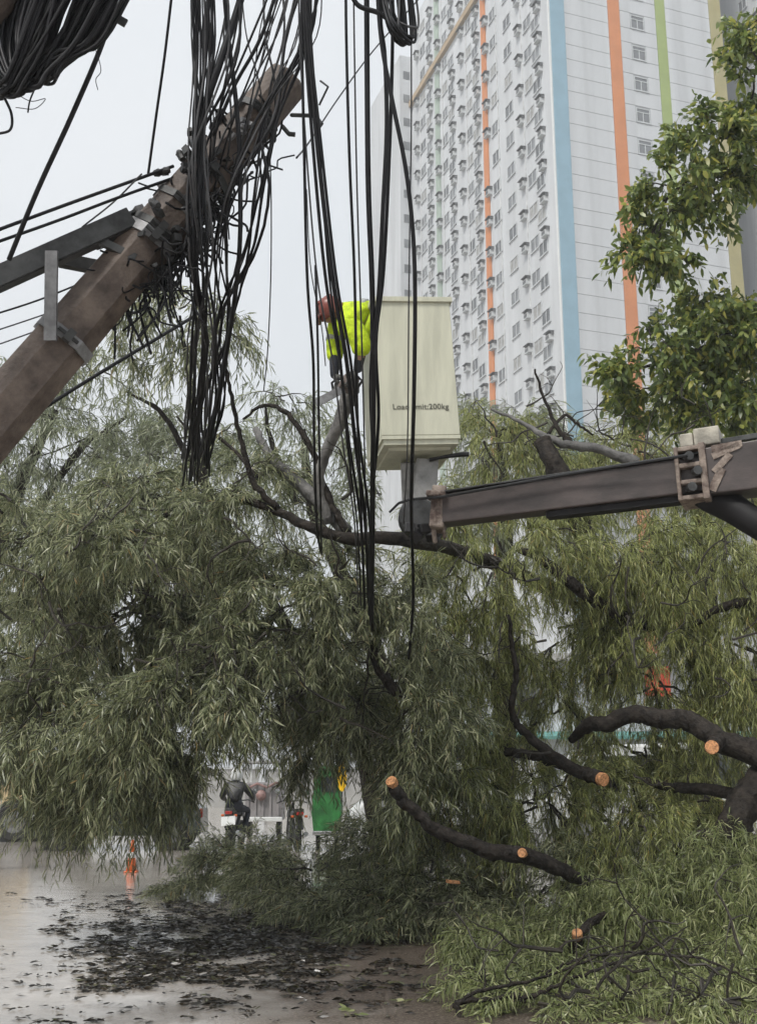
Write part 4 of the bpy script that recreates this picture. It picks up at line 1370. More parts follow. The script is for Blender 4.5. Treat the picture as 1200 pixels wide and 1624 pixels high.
# snarl of cut ends round the pole
sn = MB()
random.seed(33)
for k in range(120):
    t_ = random.choice((ru(0.5, 1.9), ru(1.1, 1.9)))
    p = on_pole(t_, ru(-.2, .2), ru(-.24, -.05))
    q = [p]
    v_ = Vector((ru(-1, 1), ru(-1, .4), ru(-1, 1))).normalized()
    for _ in range(5):
        v_ = (v_ + Vector((ru(-1, 1), ru(-.8, .6), ru(-1.1, .7))) * 0.9).normalized()
        q.append(q[-1] + v_ * ru(0.04, 0.13))
    C = catmull([tuple(a) for a in q], 14)
    a_, b_ = tube_arrays(C, ru(0.004, 0.009), 5)
    sn.add(a_, b_)
for k in range(60):                                   # short tails hanging from the snarl
    p = on_pole(ru(0.9, 1.9), ru(-.2, .25), ru(-.22, -.1))
    C = catmull([tuple(p), tuple(p + Vector((ru(-.1, .1), ru(-.08, .02), -ru(.1, .2)))), tuple(p + Vector((ru(-.14, .14), ru(-.1, .02), -ru(.25, .5))))], 9)
    a_, b_ = tube_arrays(C, ru(0.004, 0.01), 5)
    sn.add(a_, b_)
so = sn.build('cable_snarl', M['cable'], smooth=True)
tag(so, 'snarl of cut black cable ends wrapped round the upper pole', 'cable snarl', kind='stuff')

# ------------------------------------------------------------------ aerial lift: bucket and boom
lift = empty('aerial_lift', ground(1500, 1640))
lift.location = (5.6, 6.3, 0)
tag(lift, 'aerial lift with pale yellow bucket on a long dark telescopic boom', 'aerial lift')
BW, BD, BH = 0.69, 0.86, 1.27
BM = Matrix.Translation(at(668, 690, 9.35)) @ Euler((0, R(-3.6), R(9)), 'XYZ').to_matrix().to_4x4()
# local: x right, y away, z up ; origin bottom centre of the front face


def bpt(x, y, z):
    return BM @ Vector((x, y, z))


def bbox_(mb, x0, x1, y0, y1, z0, z1):
    c = [bpt(x, y, z) for z in (z0, z1) for x, y in ((x0, y0), (x1, y0), (x1, y1), (x0, y1))]
    return mb.add(c, [(3, 2, 1, 0), (4, 5, 6, 7), (0, 1, 5, 4), (1, 2, 6, 5), (2, 3, 7, 6), (3, 0, 4, 7)])


t_ = 0.022
hw = BW / 2
mb = MB()
bbox_(mb, -hw, hw, 0, t_, 0.0, BH)
bbox_(mb, -hw, hw, BD - t_, BD, 0.0, BH)
bbox_(mb, -hw, -hw + t_, t_, BD - t_, 0.0, BH)
bbox_(mb, hw - t_, hw, t_, BD - t_, 0.0, BH)
bbox_(mb, -hw + t_, hw - t_, t_, BD - t_, 0.0, 0.03)
bucket = mb.build('bucket', M['bucket'], lift, world=True, bevel=0.008)
mb = MB()
for x0, x1, y0, y1 in ((-hw - .022, hw + .022, -.022, -0.002), (-hw - .022, hw + .022, BD + .002, BD + .022), (-hw - .022, -hw - .002, -0.002, BD + .002), (hw + .002, hw + .022, -.002, BD + .002)):
    bbox_(mb, x0, x1, y0, y1, BH - 0.035, BH + 0.012)
mb.build('rim', M['bucket'], bucket, world=True, bevel=0.004)
mb = MB()                                             # stepped plinth below
c = []
for z, k, y_in in ((0.0, 1.0, 0.0), (-0.03, 1.0, 0.0), (-0.031, 0.95, 0.02), (-0.075, 0.95, 0.02), (-0.08, 0.8, 0.1), (-0.1, 0.78, 0.12)):
    c += [bpt(-hw * k, y_in + .002, z - .001), bpt(hw * k, y_in + .002, z - .001), bpt(hw * k, BD - y_in - .002, z - .001), bpt(-hw * k, BD - y_in - .002, z - .001)]
fs = []
for k in range(5):
    for s in range(4):
        fs.append((k * 4 + s, k * 4 + (s + 1) % 4, k * 4 + 4 + (s + 1) % 4, k * 4 + 4 + s))
fs += [(0, 1, 2, 3), (23, 22, 21, 20)]
mb.add(c, fs)
mb.build('plinth', M['bucket'], bucket, world=True)
# lettering on the bucket front
cu = bpy.data.curves.new('load_text', 'FONT')
cu.body = 'Load limit:200kg'
cu.size = 0.07
cu.offset = 0.0011
cu.space_character = 1.06
cu.align_x = 'CENTER'
cu.extrude = 0.0006
tmp = bpy.data.objects.new('tmp_text', cu)
col.objects.link(tmp)
dg = bpy.context.evaluated_depsgraph_get()
me = bpy.data.meshes.new_from_object(tmp.evaluated_get(dg))
bpy.data.objects.remove(tmp)
me.transform(BM @ Matrix.Translation((0.012, -0.0035, 0.235)) @ Matrix.Rotation(math.pi / 2, 4, 'X'))
me.materials.clear()
me.materials.append(M['text'])
tx = mesh_obj('lettering', me, bucket)
tx.matrix_parent_inverse = parent_matrix(bucket).inverted()
tx['label'] = 'dark lettering reading Load limit:200kg'
# mount below the bucket
mb = MB()
mb.bar(bpt(-0.05, 0.36, -0.14), at(652, 815, 9.7), 0.15, 0.2, up=(0, 1, 0))
mb.build('mount_column', M['grey_paint'], lift, world=True, bevel=0.01)
mb = MB()
mb.bar(bpt(0.1, 0.3, -0.15), at(672, 800, 9.5), 0.2, 0.16, up=(0, 1, 0))
mb.build('mount_plate', M['grey_paint'], lift, world=True, bevel=0.012)
mb = MB()
mb.tube([bpt(0.1, 0.2, -0.165), bpt(0.22, 0.15, -0.155), bpt(0.36, 0.1, -0.15), bpt(0.43, 0.08, -0.155)], [0.016, 0.016, 0.022, 0.022], 8)
mb.build('handle', M['black'], lift, world=True)
MB().lathe([(0.15, -0.09), (0.17, -0.07), (0.17, 0.07), (0.15, 0.09)], at(662, 822, 9.45), 'y', 20).build('slew_hub', M['steel_dark'], lift, world=True)
mb = MB()
for k in range(5):
    mb.box(at(650 + k * 12, 838 + (k % 2) * 10, 9.3), (0.1, 0.12, 0.09), Euler((k, k * .7, k * .3)).to_matrix(), (0.8, 0.8))
mb.build('knuckle', M['black'], lift, world=True, bevel=0.01)
mb = MB()
mb.box(at(696, 808, 9.08), (0.12, 0.26, 0.36), Euler((0, R(5), R(-8))).to_matrix())
mb.bar(at(687, 838, 9.0), at(690, 862, 9.0), 0.04, 0.04, up=(0, 1, 0))
mb.bar(at(703, 836, 9.0), at(705, 855, 9.0), 0.03, 0.03, up=(0, 1, 0))
mb.box(at(692, 786, 9.0), (0.16, 0.2, 0.05), Euler((0, R(5), R(-8))).to_matrix())
mb.build('end_bracket', M['mud_paint'], lift, world=True, bevel=0.015)


def boom(name, a, b, w0, h0, w1, h1, m, bev=0.012):
    """rectangular boom section between two points, heights vertical"""
    t = (b - a).normalized()
    x = t.cross(Vector((0, 0, 1))).normalized()
    y = x.cross(t)
    mb = MB()
    for p, w, h in ((a, w0, h0), (b, w1, h1)):
        mb.v += [tuple(p + x * sx * w / 2 + y * sy * h / 2) for sx, sy in ((-1, -1), (1, -1), (1, 1), (-1, 1))]
    mb.f = [(0, 1, 2, 3), (7, 6, 5, 4), (0, 4, 5, 1), (1, 5, 6, 2), (2, 6, 7, 3), (3, 7, 4, 0)]
    return mb.build(name, m, lift, world=True, bevel=bev)


Q0, Q1 = at(700, 811, 9.05), at(1118, 755, 8.25)
qd = (Q1 - Q0).normalized()
boom('inner_boom', Q0, Q1 + qd * 0.3, 0.2, 0.245, 0.2, 0.28, M['boom'])
boom('boom_rail', Q0 + Vector((0, -0.02, 0.135)) - qd * 0.1, Q1 + Vector((0, -0.02, 0.155)), 0.22, 0.014, 0.22, 0.014, M['steel_dark'], 0.003)
MB().tube([at(618, 812, 9.2), at(632, 798, 9.1), at(650, 792, 9.0), at(700, 788, 8.88), at(900, 752, 8.5), at(1090, 722, 8.1)], 0.012, 6).build('hose', M['black'], lift, world=True)
O1 = Q1 + qd * 2.6
boom('outer_boom', Q1 + qd * 0.02, O1, 0.3, 0.36, 0.32, 0.42, M['boom'])
boom('lower_plate', Q0 + qd * 0.9 - Vector((0, 0, 0.155)), Q1 - Vector((0, 0, 0.17)), 0.12, 0.05, 0.12, 0.05, M['boom_under'], 0.004)
# collar with rollers where the sections meet
mb = MB()
a_ = Q1 - qd * 0.12
xx = qd.cross(Vector((0, 0, 1))).normalized()
yy = xx.cross(qd)
cm = Matrix((qd, -xx, yy)).transposed()
for dx, dz, s in ((-0.06, 0.0, (0.03, 0.36, 0.42)), (0.13, 0.0, (0.05, 0.36, 0.44))):
    mb.box(a_ + qd * dx + yy * dz, s, cm)
for z in (-0.19, 0.19, 0.06, -0.07):
    mb.box(a_ + qd * 0.035 + yy * z - (-xx) * 0.0, (0.17, 0.34, 0.035), cm)
mb.build('collar', M['mud_paint'], lift, world=True, bevel=0.008)
mb = MB()
mb.box(a_ + qd * 0.02 + yy * 0.275, (0.1, 0.2, 0.11), cm)
mb.box(a_ + qd * 0.17 + yy * 0.285, (0.19, 0.22, 0.14), cm)
mb.build('roller_block', M['cream_paint'], lift, world=True, bevel=0.012)
for dx, z in ((0.03, 0.12), (0.03, -0.12), (0.08, 0.0)):
    mb = MB()
    mb.lathe([(0.035, -0.03), (0.035, 0.03)], a_ + qd * dx + yy * z + xx * 0.18 * (1 if xx.y < 0 else -1), 'y', 10)
    mb.build('collar_bolt', M['steel_dark'], lift, world=True)
mb = MB()
side = xx if xx.y < 0 else -xx
for p_, q_, w_ in (((0.2, 0.16), (0.42, 0.17), 0.05), ((0.2, 0.1), (0.4, 0.16), 0.05), ((0.2, -0.02), (0.33, 0.1), 0.05), ((0.17, -0.16), (0.26, 0.0), 0.06)):
    mb.bar(a_ + qd * p_[0] + yy * p_[1] + side * 0.157, a_ + qd * q_[0] + yy * q_[1] + side * 0.157, 0.012, w_, up=yy)
mb.build('rust_plate', M['mud_paint'], lift, world=True)
boom('top_rail', Q1 + qd * 0.1 + yy * 0.25, O1 + yy * 0.29, 0.05, 0.04, 0.05, 0.04, M['steel_dark'], 0.003)
# lift cylinder below and the turret it stands on (beyond the frame)
MB().tube([at(1085, 778, 8.3), at(1120, 792, 8.25), at(1160, 805, 8.15), at(1230, 850, 7.9), Vector((5.3, 6.4, 3.2))], [0.05, 0.09, 0.115, 0.12, 0.12], 14).build('lift_cylinder', M['boom_under'], lift, smooth=True, world=True)
MB().tube([O1, O1 + qd * 0.4, Vector((5.6, 6.3, 4.2)), Vector((5.6, 6.3, 2.4)), Vector((5.6, 6.3, 0.0))], [0.2, 0.24, 0.3, 0.36, 0.42], 14).build('turret', M['cream_paint'], lift, world=True)

# ------------------------------------------------------------------ people
def skin_body(name, joints, edges, m, parent, levels=2, root=None):
    """joints: {key: (point, radius)}; grown as one continuous surface"""
    keys = list(joints)
    idx = {k: i for i, k in enumerate(keys)}
    me = bpy.data.meshes.new(name)
    me.from_pydata([tuple(joints[k][0]) for k in keys], [(idx[a], idx[b]) for a, b in edges], [])
    o = bpy.data.objects.new(name, me)
    col.objects.link(o)
    o.modifiers.new('skin', 'SKIN')
    for k in keys:
        r = joints[k][1]
        sv = me.skin_vertices[0].data[idx[k]]
        sv.radius = r if isinstance(r, tuple) else (r, r)
        sv.use_root = (k == (root or keys[0]))
    s = o.modifiers.new('sub', 'SUBSURF')
    s.levels = levels
    s.render_levels = levels
    d = bpy.context.evaluated_depsgraph_get()
    d.update()
    out = bpy.data.meshes.new_from_object(o.evaluated_get(d))
    bpy.data.objects.remove(o)
    out.materials.clear()
    out.materials.append(m)
    out.polygons.foreach_set('use_smooth', [True] * len(out.polygons))
    b = mesh_obj(name, out, parent)
    if parent is not None:
        b.matrix_parent_inverse = parent_matrix(parent).inverted()
    return b


def hand(name, wrist, palm_dir, side, m, parent, s=1.0):
    """palm with five unequal bent fingers; palm_dir = wrist->fingers, side = towards the thumb"""
    d = Vector(palm_dir).normalized()
    t = (Vector(side) - d * Vector(side).dot(d)).normalized()
    n = d.cross(t)
    J = {'wrist': (wrist, 0.028 * s), 'palm': (wrist + d * 0.05 * s, (0.034 * s, 0.02 * s)), 'kn': (wrist + d * 0.085 * s, (0.034 * s, 0.018 * s))}
    E = [('wrist', 'palm'), ('palm', 'kn')]
    for i, (off, ln) in enumerate(((0.03, 0.07), (0.01, 0.08), (-0.01, 0.075), (-0.03, 0.058))):
        b = wrist + (d * 0.088 + t * off) * s
        J[f'a{i}'] = (b, 0.0105 * s)
        J[f'b{i}'] = (b + (d * ln * 0.5 + n * 0.018) * s, 0.0095 * s)
        J[f'c{i}'] = (b + (d * ln * 0.72 + n * 0.05) * s, 0.008 * s)
        E += [('kn', f'a{i}'), (f'a{i}', f'b{i}'), (f'b{i}', f'c{i}')]
    J['t1'] = (wrist + (d * 0.035 + t * 0.04 + n * 0.01) * s, 0.012 * s)
    J['t2'] = (wrist + (d * 0.075 + t * 0.06 + n * 0.03) * s, 0.0095 * s)
    E += [('palm', 't1'), ('t1', 't2')]
    return skin_body(name, J, E, m, parent, 2, 'palm')


def ring_band(name, c, axis, r, h, m, parent, squash=1.0):
    mb = MB()
    mt = Vector(axis).to_track_quat('Z', 'Y').to_matrix()
    mb.lathe([(r, -h / 2), (r * 1.01, 0), (r, h / 2)], c, 'z', 24, mt)
    return mb.build(name, m, parent, world=True, smooth=True)


worker = empty('person', bpt(-0.1, 0.45, 0.035))
tag(worker, 'worker in red helmet and yellow jacket leaning out of the bucket to saw', 'person')
W = {
    'pelvis': (at(612, 528, 9.85), 0.135), 'spine': (at(588, 508, 9.87), 0.13), 'chest': (at(556, 499, 9.9), 0.145), 'neck0': (at(540, 494, 9.9), 0.075),
    'neck': (at(533, 493, 9.9), 0.055), 'head0': (at(526, 494, 9.9), 0.085), 'head': (at(519, 498, 9.9), 0.095), 'chin': (at(514, 511, 9.9), 0.055),
    'shL': (at(537, 507, 10.05), 0.085), 'elL': (at(531, 548, 10.02), 0.055), 'wrL': (at(530, 590, 9.92), 0.035),
    'shR': (at(557, 512, 9.7), 0.085), 'elR': (at(574, 549, 9.62), 0.055), 'wrR': (at(566, 588, 9.7), 0.035),
    'hpL': (at(616, 545, 9.95), 0.1), 'knL': (at(618, 620, 9.9), 0.07), 'anL': (at(622, 678, 9.9), 0.05), 'toL': (at(604, 684, 9.85), 0.04),
    'hpR': (at(618, 545, 9.72), 0.1), 'knR': (at(620, 620, 9.68), 0.07), 'anR': (at(625, 678, 9.68), 0.05), 'toR': (at(607, 684, 9.62), 0.04),
}
WE = [('pelvis', 'spine'), ('spine', 'chest'), ('chest', 'neck0'), ('neck0', 'neck'), ('neck', 'head0'), ('head0', 'head'), ('head', 'chin'), ('chest', 'shL'), ('shL', 'elL'), ('elL', 'wrL'),
      ('chest', 'shR'), ('shR', 'elR'), ('elR', 'wrR'), ('pelvis', 'hpL'), ('hpL', 'knL'), ('knL', 'anL'), ('anL', 'toL'), ('pelvis', 'hpR'), ('hpR', 'knR'), ('knR', 'anR'), ('anR', 'toR')]
skin_body('body', W, WE, M['skin'], worker, 2, 'pelvis')
JK = {'waist': (at(604, 520, 9.86), 0.17), 'spine': (at(586, 508, 9.87), 0.19), 'chest': (at(556, 503, 9.9), 0.215), 'collar': (at(540, 495, 9.9), 0.11),
      'shL': (at(537, 508, 10.05), 0.115), 'elL': (at(531, 546, 10.02), 0.088), 'cuL': (at(531, 574, 9.97), 0.075),
      'shR': (at(556, 514, 9.68), 0.115), 'elR': (at(574, 547, 9.62), 0.1), 'cuR': (at(571, 566, 9.66), 0.085)}
skin_body('jacket', JK, [('waist', 'spine'), ('spine', 'chest'), ('chest', 'collar'), ('chest', 'shL'), ('shL', 'elL'), ('elL', 'cuL'), ('chest', 'shR'), ('shR', 'elR'), ('elR', 'cuR')], M['hivis'], worker, 2, 'chest')
TR = {'belt': (at(608, 524, 9.86), 0.15), 'hpL': (at(616, 545, 9.95), 0.115), 'knL': (at(618, 620, 9.9), 0.085), 'anL': (at(622, 674, 9.9), 0.075),
      'hpR': (at(618, 545, 9.72), 0.115), 'knR': (at(620, 620, 9.68), 0.085), 'anR': (at(625, 674, 9.68), 0.075)}
skin_body('trousers', TR, [('belt', 'hpL'), ('hpL', 'knL'), ('knL', 'anL'), ('belt', 'hpR'), ('hpR', 'knR'), ('knR', 'anR')], M['navy'], worker, 2, 'belt')
for nm, a_, b_ in (('sleeve', (531, 555, 9.98), (530, 601, 9.92)), ('sleeve', (573, 550, 9.64), (566, 592, 9.7))):
    skin_body(nm, {'a': (at(*a_), 0.06), 'm': ((at(*a_) + at(*b_)) / 2, 0.05), 'b': (at(*b_), 0.04)}, [('a', 'm'), ('m', 'b')], M['navy'], worker, 2)
hand('glove', at(530, 594, 9.92), (0.35, -0.1, -1), (0.8, -0.5, 0), M['glove'], worker, 1.15)
hand('glove', at(566, 588, 9.7), (-0.45, 0.1, -1), (-0.8, -0.4, 0), M['glove'], worker, 1.15)
hm = (at(519, 489, 9.9) - at(532, 497, 9.9) + Vector((0, -0.03, 0.05))).normalized().to_track_quat('Z', 'Y').to_matrix()
mb = MB()
mb.lathe([(0.118, -0.05), (0.128, -0.045), (0.126, -0.01), (0.122, 0.025), (0.112, 0.058), (0.095, 0.086), (0.072, 0.108), (0.042, 0.122), (0.006, 0.128)], at(524, 491, 9.9), 'z', 24, hm)
hl = mb.build('helmet', M['helmet_red'], worker, smooth=True, world=True)
mb = MB()
mb.box(at(524, 491, 9.9) + hm @ Vector((0.0, 0, 0.118)), (0.05, 0.19, 0.02), hm, (0.7, 0.8))
mb.build('ridge', M['helmet_red'], hl, world=True)
mb = MB()
bd = (at(505, 512, 9.9) - at(519, 495, 9.9)).normalized()
mb.box(at(509, 503, 9.9), (0.03, 0.17, 0.1), Euler((0, R(35), 0)).to_matrix(), (0.6, 0.8))
mb.build('peak', M['helmet_red'], hl, world=True, bevel=0.008)
ax_ = JK['spine'][0] - JK['chest'][0]
ring_band('reflective_band', at(574, 506, 9.88), ax_, 0.188, 0.05, M['reflective'], worker)
ring_band('reflective_band', at(532, 538, 10.03), JK['elL'][0] - JK['shL'][0], 0.09, 0.045, M['reflective'], worker)
ring_band('reflective_band', at(568, 535, 9.65), JK['elR'][0] - JK['shR'][0], 0.08, 0.045, M['reflective'], worker)
# chainsaw in his hands
saw = empty('chainsaw', at(530, 612, 9.9))
tag(saw, 'dark chainsaw held by the worker above the sawn limb', 'chainsaw')
mb = MB()
mb.box(at(553, 609, 9.84), (0.17, 0.15, 0.14), Euler((0.1, 0.3, 0.3)).to_matrix(), (0.85, 0.9))
mb.lathe([(0.02, -0.03), (0.055, -0.03), (0.055, 0.03), (0.02, 0.03)], at(556, 606, 9.74), 'y', 14)
mb.build('engine', M['saw_body'], saw, world=True, bevel=0.02)
MB().bar(at(545, 616, 9.8), at(500, 640, 9.75), 0.012, 0.075).build('guide_bar', M['steel'], saw, world=True)
MB().tube([at(528, 618, 9.9), at(526, 607, 9.9), at(535, 600, 9.88), at(546, 602, 9.84)], 0.013, 6).build('top_handle', M['black'], saw, world=True)
MB().tube([at(556, 600, 9.8), at(566, 596, 9.72), at(574, 604, 9.7), at(566, 616, 9.75)], 0.013, 6).build('rear_handle', M['black'], saw, world=True)

# ------------------------------------------------------------------ vehicles and things beyond the branches
def local(root, fn):
    return fn


def wheel(parent, c, r, w, axis='x', rimm='steel'):
    mb = MB()
    k = r
    mb.lathe([(k * .58, -w * .42), (k * .9, -w * .5), (k, -w * .32), (k, w * .32), (k * .9, w * .5), (k * .58, w * .42)], c, axis, 24)
    t = mb.build('wheel', M['rubber'], parent, smooth=False)
    mb = MB()
    mb.lathe([(k * .56, -w * .46), (k * .5, -w * .36), (k * .16, -w * .4), (k * .14, -w * .52), (k * .14, w * .52), (k * .16, w * .4), (k * .5, w * .36), (k * .56, w * .46)], c, axis, 20)
    mb.build('rim', M[rimm], t)
    return t


def profile_vehicle(name, label, cat, loc, rz, outline, width, bodym, wheels, wr, windows, extras=(), glass='auto_glass'):
    e = empty(name, loc, (0, 0, rz))
    tag(e, label, cat)
    mb = MB()
    mb.extrude(outline, -width / 2, width / 2)
    mb.build('body', M[bodym], e, bevel=0.06)
    for win in windows:
        for s in (-1, 1):
            mb = MB()
            y0, y1 = (width / 2 + 0.002, width / 2 + 0.02)
            mb.extrude(win, s * y0, s * y1)
            mb.build('side_window', M[glass], e)
    for wx in wheels:
        for s in (-1, 1):
            mb = MB()                                 # dark wheel arch
            mb.lathe([(wr * 1.2, -0.02), (wr * 1.2, 0.02)], (wx, s * (width / 2 + 0.004), wr), 'y', 24)
            mb.build('wheel_arch', M['black'], e)
            wheel(e, (wx, s * (width / 2 - 0.02), wr), wr, 0.2, 'y')
    for nm, c, s, m in extras:
        MB().box(c, s).build(nm, M[m], e, bevel=0.02)
    return e


gp = ground(178, 1350)
profile_vehicle('parked_car', 'dark greenish car half hidden behind the hanging branches', 'car', (gp.x, gp.y + 0.9, 0), 0.04,
                [(-1.85, .3), (-1.9, .62), (-1.8, .8), (-0.95, .93), (-.45, 1.4), (.95, 1.42), (1.6, .98), (1.85, .9), (1.88, .32)], 1.6, 'dark_green', (-1.22, 1.22), 0.33,
                [[(-.85, .95), (-.42, 1.33), (.2, 1.34), (.2, .97)], [(.27, .97), (.27, 1.34), (.92, 1.34), (1.35, 1.0)]],
                [('headlight', (-1.86, -.55, .68), (.08, .3, .16), 'white_paint'), ('headlight', (-1.86, .55, .68), (.08, .3, .16), 'white_paint'), ('bumper', (-1.9, 0, .42), (.1, 1.5, .18), 'black'),
                 ('door_handle', (.1, -.82, .85), (.16, .03, .03), 'chrome'), ('tail_lamp', (1.86, -.6, .8), (.06, .2, .2), 'lamp_red'), ('side_mirror', (-.75, -.9, .98), (.12, .14, .12), 'dark_green')])
gp = ground(20, 1336)
tx0 = gp.x
profile_vehicle('truck', 'beige truck with big muddy wheel at the far left edge', 'truck', (tx0 - 1.6, gp.y + 1.0, 0), 0.0,
                [(-3.6, .6), (-3.6, 1.15), (0.2, 1.15), (0.25, 2.2), (1.25, 2.2), (1.6, 1.35), (2.15, 1.25), (2.2, .62)], 1.9, 'beige_paint', (-2.3, 1.6), 0.48,
                [[(.45, 1.4), (.5, 2.05), (1.12, 2.05), (1.4, 1.4)]],
                [('bumper', (2.25, 0, .55), (.14, 1.8, .22), 'rubber'), ('mud_flap', (2.0, -.75, .38), (.05, .4, .3), 'rubber'), ('headlight', (2.2, -.7, .95), (.06, .22, .2), 'white_paint'),
                 ('headlight', (2.2, .7, .95), (.06, .22, .2), 'white_paint'), ('side_step', (.6, -.98, .5), (.8, .16, .06), 'rubber'), ('side_mirror', (1.3, -1.1, 1.6), (.1, .22, .3), 'black')])
gp = at(640, 1310, 24)
profile_vehicle('van', 'white van glimpsed between the heap and the hanging leaves', 'van', (gp.x + 0.9, gp.y, 0), 0.08,
                [(-2.1, .35), (-2.15, .85), (-1.85, 1.05), (-1.35, 1.85), (2.0, 1.95), (2.1, .4)], 1.7, 'white_paint', (-1.35, 1.3), 0.34,
                [[(-1.55, 1.1), (-1.2, 1.7), (-.5, 1.72), (-.5, 1.1)], [(-.4, 1.1), (-.4, 1.72), (.7, 1.74), (.7, 1.1)]],
                [('bumper', (-2.15, 0, .45), (.12, 1.6, .2), 'grey_paint'), ('headlight', (-2.12, -.6, .82), (.06, .26, .18), 'chrome'), ('side_mirror', (-1.5, -.95, 1.2), (.1, .16, .2), 'black')])
gp = at(980, 1200, 26)
profile_vehicle('van', 'white van showing as bright specks behind the arched black limb', 'van', (gp.x + 0.6, gp.y, 0), -0.05,
                [(-2.4, .4), (-2.45, .95), (-2.1, 1.2), (-1.6, 2.3), (2.4, 2.4), (2.45, .45)], 1.8, 'white_paint', (-1.6, 1.5), 0.38,
                [[(-1.8, 1.35), (-1.4, 2.05), (-.6, 2.07), (-.6, 1.35)], [(-.5, 1.35), (-.5, 2.07), (.8, 2.09), (.8, 1.35)], [(.9, 1.35), (.9, 2.09), (2.1, 2.12), (2.1, 1.35)]],
                [('bumper', (-2.45, 0, .5), (.12, 1.7, .22), 'grey_paint'), ('headlight', (-2.42, -.65, .9), (.06, .26, .2), 'chrome')])


def motorcycle(loc, rz, label, plate=True):
    e = empty('motorcycle', loc, (0, 0, rz))
    tag(e, label, 'motorcycle')
    wheel(e, (0, -0.62, 0.29), 0.29, 0.13, 'x', 'steel_dark')
    wheel(e, (0, 0.64, 0.29), 0.29, 0.1, 'x', 'steel_dark')
    mb = MB()
    mb.tube([(0, -0.55, 0.5), (0, -0.1, 0.42), (0, 0.2, 0.6), (0, 0.42, 0.85)], 0.05, 8)
    mb.tube([(-0.07, 0.64, 0.29), (-0.06, 0.5, 0.75), (-0.04, 0.4, 1.0)], 0.025, 8)
    mb.tube([(0.07, 0.64, 0.29), (0.06, 0.5, 0.75), (0.04, 0.4, 1.0)], 0.025, 8)
    mb.box((0, -0.1, 0.38), (0.24, 0.36, 0.26))
    mb.build('frame', M['steel_dark'], e, bevel=0.02)
    mb = MB()
    mb.box((0, 0.16, 0.78), (0.28, 0.42, 0.2), None, (0.7, 0.8))
    mb.build('tank', M['black'], e, bevel=0.05)
    mb = MB()
    mb.box((0, -0.35, 0.78), (0.26, 0.66, 0.1), None, (0.85, 0.95))
    mb.build('seat', M['black'], e, bevel=0.03)
    mb = MB()
    mb.bar((0, -0.5, 0.74), (0, -0.95, 0.86), 0.2, 0.1)
    mb.bar((0, -0.82, 0.72), (0, -0.98, 0.46), 0.18, 0.03, up=(0, 1, 0))
    mb.build('tail', M['black'], e, bevel=0.02)
    MB().box((0, -0.985, 0.8), (0.16, 0.04, 0.07)).build('tail_lamp', M['lamp_red'], e, bevel=0.01)
    if plate:
        MB().box((0.0, -1.0, 0.62), (0.32, 0.012, 0.2), Euler((R(-15), R(-6), 0)).to_matrix()).build('number_plate', M['white_paint'], e)
    MB().tube([(-0.36, 0.3, 1.0), (-0.2, 0.36, 1.06), (0, 0.38, 1.04), (0.2, 0.36, 1.06), (0.36, 0.3, 1.0)], 0.016, 8).build('handlebar', M['steel_dark'], e)
    for s in (-1, 1):
        MB().tube([(s * 0.26, 0.34, 1.05), (s * 0.34, 0.36, 1.22)], 0.008, 6).build('mirror_stem', M['black'], e)
        MB().lathe([(0.02, -0.01), (0.065, -0.004), (0.065, 0.006)], (s * 0.35, 0.36, 1.25), 'y', 14).build('mirror', M['chrome'], e)
        MB().box((s * 0.15, -0.9, 0.74), (0.07, 0.05, 0.05)).build('indicator', M['orange_plastic'], e, bevel=0.01)
    MB().tube([(0.15, 0.05, 0.3), (0.17, -0.3, 0.27), (0.18, -0.75, 0.36)], [0.03, 0.04, 0.05], 10).build('exhaust', M['chrome'], e)
    return e


gp = ground(366, 1347)
mloc = Vector((gp.x, gp.y + 0.9, 0))
motorcycle(mloc, R(-4), 'black motorcycle with white number plate seen from behind under the branches')
rider = empty('person', mloc)
tag(rider, 'rider in white helmet and black jacket seated on the motorcycle with the white plate', 'person')
MR = Matrix.Translation(mloc) @ Matrix.Rotation(R(-4), 4, 'Z')
r_ = lambda x, y, z: MR @ Vector((x, y, z))
RB = {'pelvis': (r_(0, -.38, .92), .14), 'spine': (r_(0, -.34, 1.12), .13), 'chest': (r_(0, -.26, 1.34), .15), 'neck': (r_(0, -.2, 1.5), .06), 'head': (r_(0, -.17, 1.6), .09), 'top': (r_(0, -.16, 1.7), .08)}
RE = [('pelvis', 'spine'), ('spine', 'chest'), ('chest', 'neck'), ('neck', 'head'), ('head', 'top')]
for s, k in ((-1, 'L'), (1, 'R')):
    RB.update({'sh' + k: (r_(s * .19, -.24, 1.38), .075), 'el' + k: (r_(s * .36, -.02, 1.15), .055), 'wr' + k: (r_(s * .33, .25, 1.06), .04),
               'hp' + k: (r_(s * .12, -.3, .9), .1), 'kn' + k: (r_(s * .25, .12, .82), .075), 'an' + k: (r_(s * .22, -.08, .42), .05), 'to' + k: (r_(s * .22, .1, .34), .045)})
    RE += [('chest', 'sh' + k), ('sh' + k, 'el' + k), ('el' + k, 'wr' + k), ('pelvis', 'hp' + k), ('hp' + k, 'kn' + k), ('kn' + k, 'an' + k), ('an' + k, 'to' + k)]
skin_body('body', RB, RE, M['navy'], rider, 2, 'pelvis')
JR = {'waist': (r_(0, -.37, .98), .17), 'chest': (r_(0, -.26, 1.33), .185), 'collar': (r_(0, -.21, 1.47), .09)}
JE = [('waist', 'chest'), ('chest', 'collar')]
for s, k in ((-1, 'L'), (1, 'R')):
    JR.update({'sh' + k: (r_(s * .2, -.24, 1.38), .1), 'el' + k: (r_(s * .37, -.02, 1.15), .08), 'cu' + k: (r_(s * .34, .2, 1.07), .06)})
    JE += [('chest', 'sh' + k), ('sh' + k, 'el' + k), ('el' + k, 'cu' + k)]
skin_body('jacket', JR, JE, M['black'], rider, 2, 'chest')
